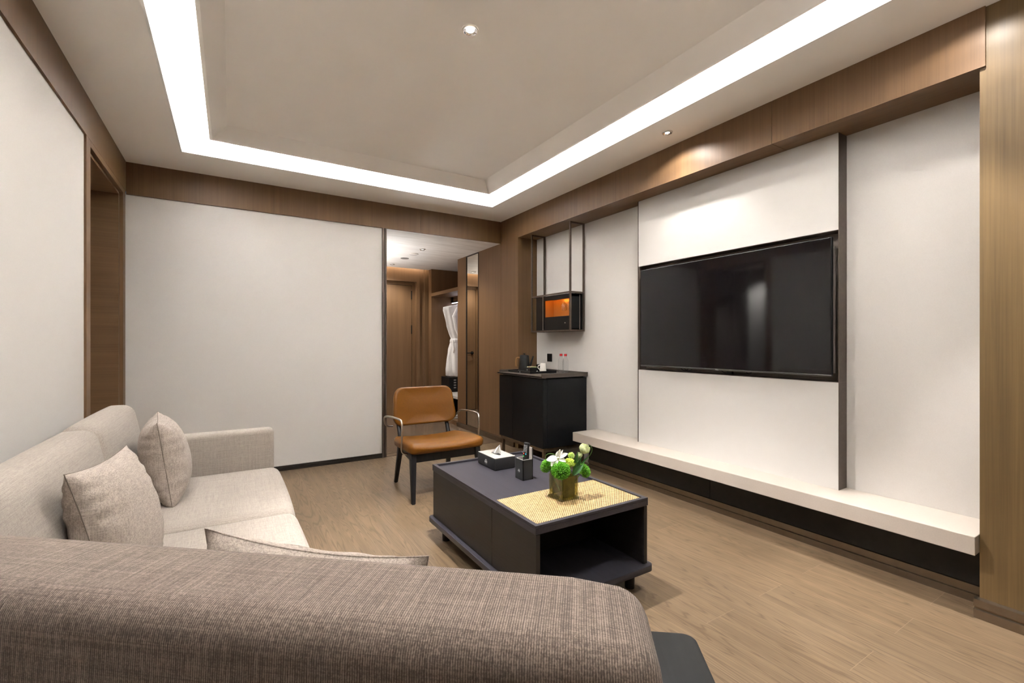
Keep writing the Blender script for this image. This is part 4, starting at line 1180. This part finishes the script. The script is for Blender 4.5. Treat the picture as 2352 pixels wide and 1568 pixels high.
tag(MB().tube(smooth_path([(1.43, 1.76, .556), (1.49, 1.72, .62), (1.524, 1.712, .655), (1.526, 1.715, .684), (1.508, 1.72, .698)]), .0013, 6).build('grass_blade', STEM, None, True), 'thin curling grass blade looping beside the open rose', 'grass blade', 'curling grass blades in the bouquet')

# ------------------------------------------------------------------ armchair
t = thing('armchair', 'tan leather chair with black wood legs in front of the hallway', 'armchair', (1.45, 3.55, 0))
def seat_fn(q):
    # dip in the middle, rounded front
    u = (q.x - 1.455) / .31; v = (q.y - 3.55) / .26
    if q.z > .385:
        q.z += .014 * (abs(u) ** 2) - .018 * max(0, 1 - u * u) * max(0, 1 - v * v)
    q.z += -.022 * max(0, v + .2)
    q.x = 1.455 + (q.x - 1.455) * (1 - .08 * max(0, v))
    return q
MB().soft((1.145, 3.285, .352), (1.765, 3.80, .425), .036, 14, (.012, .02, .014), seat_fn).build('seat', LEATHER, t, True, 70)
BM_ = Matrix.Translation((1.468, 3.895, .640)) @ Matrix.Rotation(math.radians(-13), 4, 'X')
def back_fn(q):
    # rounded corners in the panel plane, slight curve around the sitter
    u = q.x / .29; w = q.z / .165
    q.y += -.030 * u * u
    q.x *= 1 - .10 * max(0, w) * abs(u)
    return q
mb = MB()
prof = rrect(-.288, -.165, .288, .165, .075, 8)
cs = []
for (yy, sc_) in ((-.030, .80), (-.036, .90), (-.034, .96), (-.022, .995), (-.008, 1.0), (.008, 1.0), (.018, .99), (.024, .95), (.026, .85)):
    ring_ = []
    for (x, z) in prof:
        k_x = (abs(x) - (1 - sc_) * .30) / max(abs(x), 1e-6); k_z = (abs(z) - (1 - sc_) * .17) / max(abs(z), 1e-6)
        ring_.append(back_fn(V((x * max(k_x, 0), yy, z * max(k_z, 0)))))
    cs.append(ring_)
bm = mb.bm
R_ = [[bm.verts.new(p_) for p_ in c_] for c_ in cs]
n_ = len(prof)
for a, b in zip(R_[:-1], R_[1:]):
    for i in range(n_): bm.faces.new((a[i], a[(i + 1) % n_], b[(i + 1) % n_], b[i]))
for rg, yy, flip in ((R_[0], -.040, True), (R_[-1], .026, False)):
    inner = [bm.verts.new(back_fn(V((v.co.x * .55, yy if flip else yy, v.co.z * .55)))) for v in rg]
    inner2 = [bm.verts.new(back_fn(V((v.co.x * .18, yy, v.co.z * .18)))) for v in rg]
    for P_, Q_ in ((rg, inner), (inner, inner2)):
        for i in range(n_):
            bm.faces.new((P_[i], P_[(i + 1) % n_], Q_[(i + 1) % n_], Q_[i]))
    bm.faces.new(inner2)
bmesh.ops.recalc_face_normals(bm, faces=bm.faces)
mb.xf(BM_); mb.build('backrest', LEATHER, t, True, 60)
def leg(p0, p1, s0, s1):
    a, b = V(p0), V(p1)
    mb = MB()
    q = []
    for pt, s in ((a, s0), (b, s1)):
        q += [pt + V((-s, -s, 0)), pt + V((s, -s, 0)), pt + V((s, s, 0)), pt + V((-s, s, 0))]
    mb.hexa(q)
    bmesh.ops.bevel(mb.bm, geom=mb.bm.edges[:], offset=.004, segments=2, affect='EDGES')
    mb.build('leg', BLACKASH, t, True, 40)
leg((1.152, 3.26, 0), (1.175, 3.335, .36), .0145, .023)
leg((1.735, 3.26, 0), (1.715, 3.335, .36), .0145, .023)
leg((1.208, 3.86, 0), (1.235, 3.80, .36), .0145, .022)
leg((1.690, 3.86, 0), (1.680, 3.80, .36), .0145, .022)
for x0 in (1.235, 1.680):
    mb = MB(); mb.tube([(x0, 3.80, .34), (x0, 3.845, .45), (x0, 3.925, .56)], [.020, .019, .016], 8); mb.build('back_post', BLACKASH, t, True)
MB().box((1.19, 3.322, .288), (1.70, 3.346, .358), .003).build('front_rail', BLACKASH, t)
MB().box((1.25, 3.79, .288), (1.67, 3.81, .345), .003).build('rear_rail', BLACKASH, t)
for x0, x1 in ((1.175, 1.235), (1.715, 1.680)):
    MB().hexa([(x0 - .011, 3.34, .295), (x0 + .011, 3.34, .295), (x1 + .011, 3.80, .290), (x1 - .011, 3.80, .290), (x0 - .011, 3.34, .355), (x0 + .011, 3.34, .355), (x1 + .011, 3.80, .345), (x1 - .011, 3.80, .345)]).build('side_rail', BLACKASH, t)
for s, xm, xs in ((-1, 1.118, 1.165), (1, 1.782, 1.735)):
    P_ = [(xs, 3.43, .335), (xm, 3.43, .352), (xm + .0, 3.425, .42), (xm, 3.41, .592), (xm + s * .004, 3.47, .607), (xm + s * .012, 3.78, .592), (xm + s * .012, 3.87, .560), (xm - s * .02, 3.915, .478), (xm - s * .085, 3.93, .470)]
    MB().tube(smooth_path(P_), .0078, 10).build('arm_rod', CHROME, t, True)

# unseen torchiere body, added to carry the ceiling fill light
t = thing('added_uplight', 'unseen black uplight added behind the camera to brighten the ceiling', 'floor lamp', (1.1, -1.0, 0))
MB().lathe([(0, 0), (.14, 0), (.14, .012), (.02, .022), (0, .022)], (1.1, -1.0, 0), 32).build('base', BLACKM, t, True)
MB().cyl((1.1, -1.0, .02), (1.1, -1.0, 1.62), .012).build('pole', BLACKM, t, True)
MB().lathe([(.02, 1.60), (.10, 1.66), (.16, 1.76), (.155, 1.76), (.095, 1.67), (.02, 1.62)], (1.1, -1.0, 0), 32, False).build('shade', BLACKM, t, True)

# bedroom curtain glimpsed in the television
t = thing('curtain', 'pale curtain in the bedroom beyond the opening', 'curtain', (-2.7, 4.75, 0))
mb = MB(); bm = mb.bm; rows = []
for i in range(61):
    y = 4.45 + .65 * i / 60
    rows.append([bm.verts.new((-2.7 + .03 * math.sin(i * .9), y, z)) for z in (.02, 2.6)])
for a, b in zip(rows[:-1], rows[1:]): bm.faces.new((a[0], b[0], b[1], a[1]))
bmesh.ops.solidify(bm, geom=bm.faces[:], thickness=.004)
mb.build('drape', plain('curtain_cloth', (.75, .73, .70), .9), t, True)
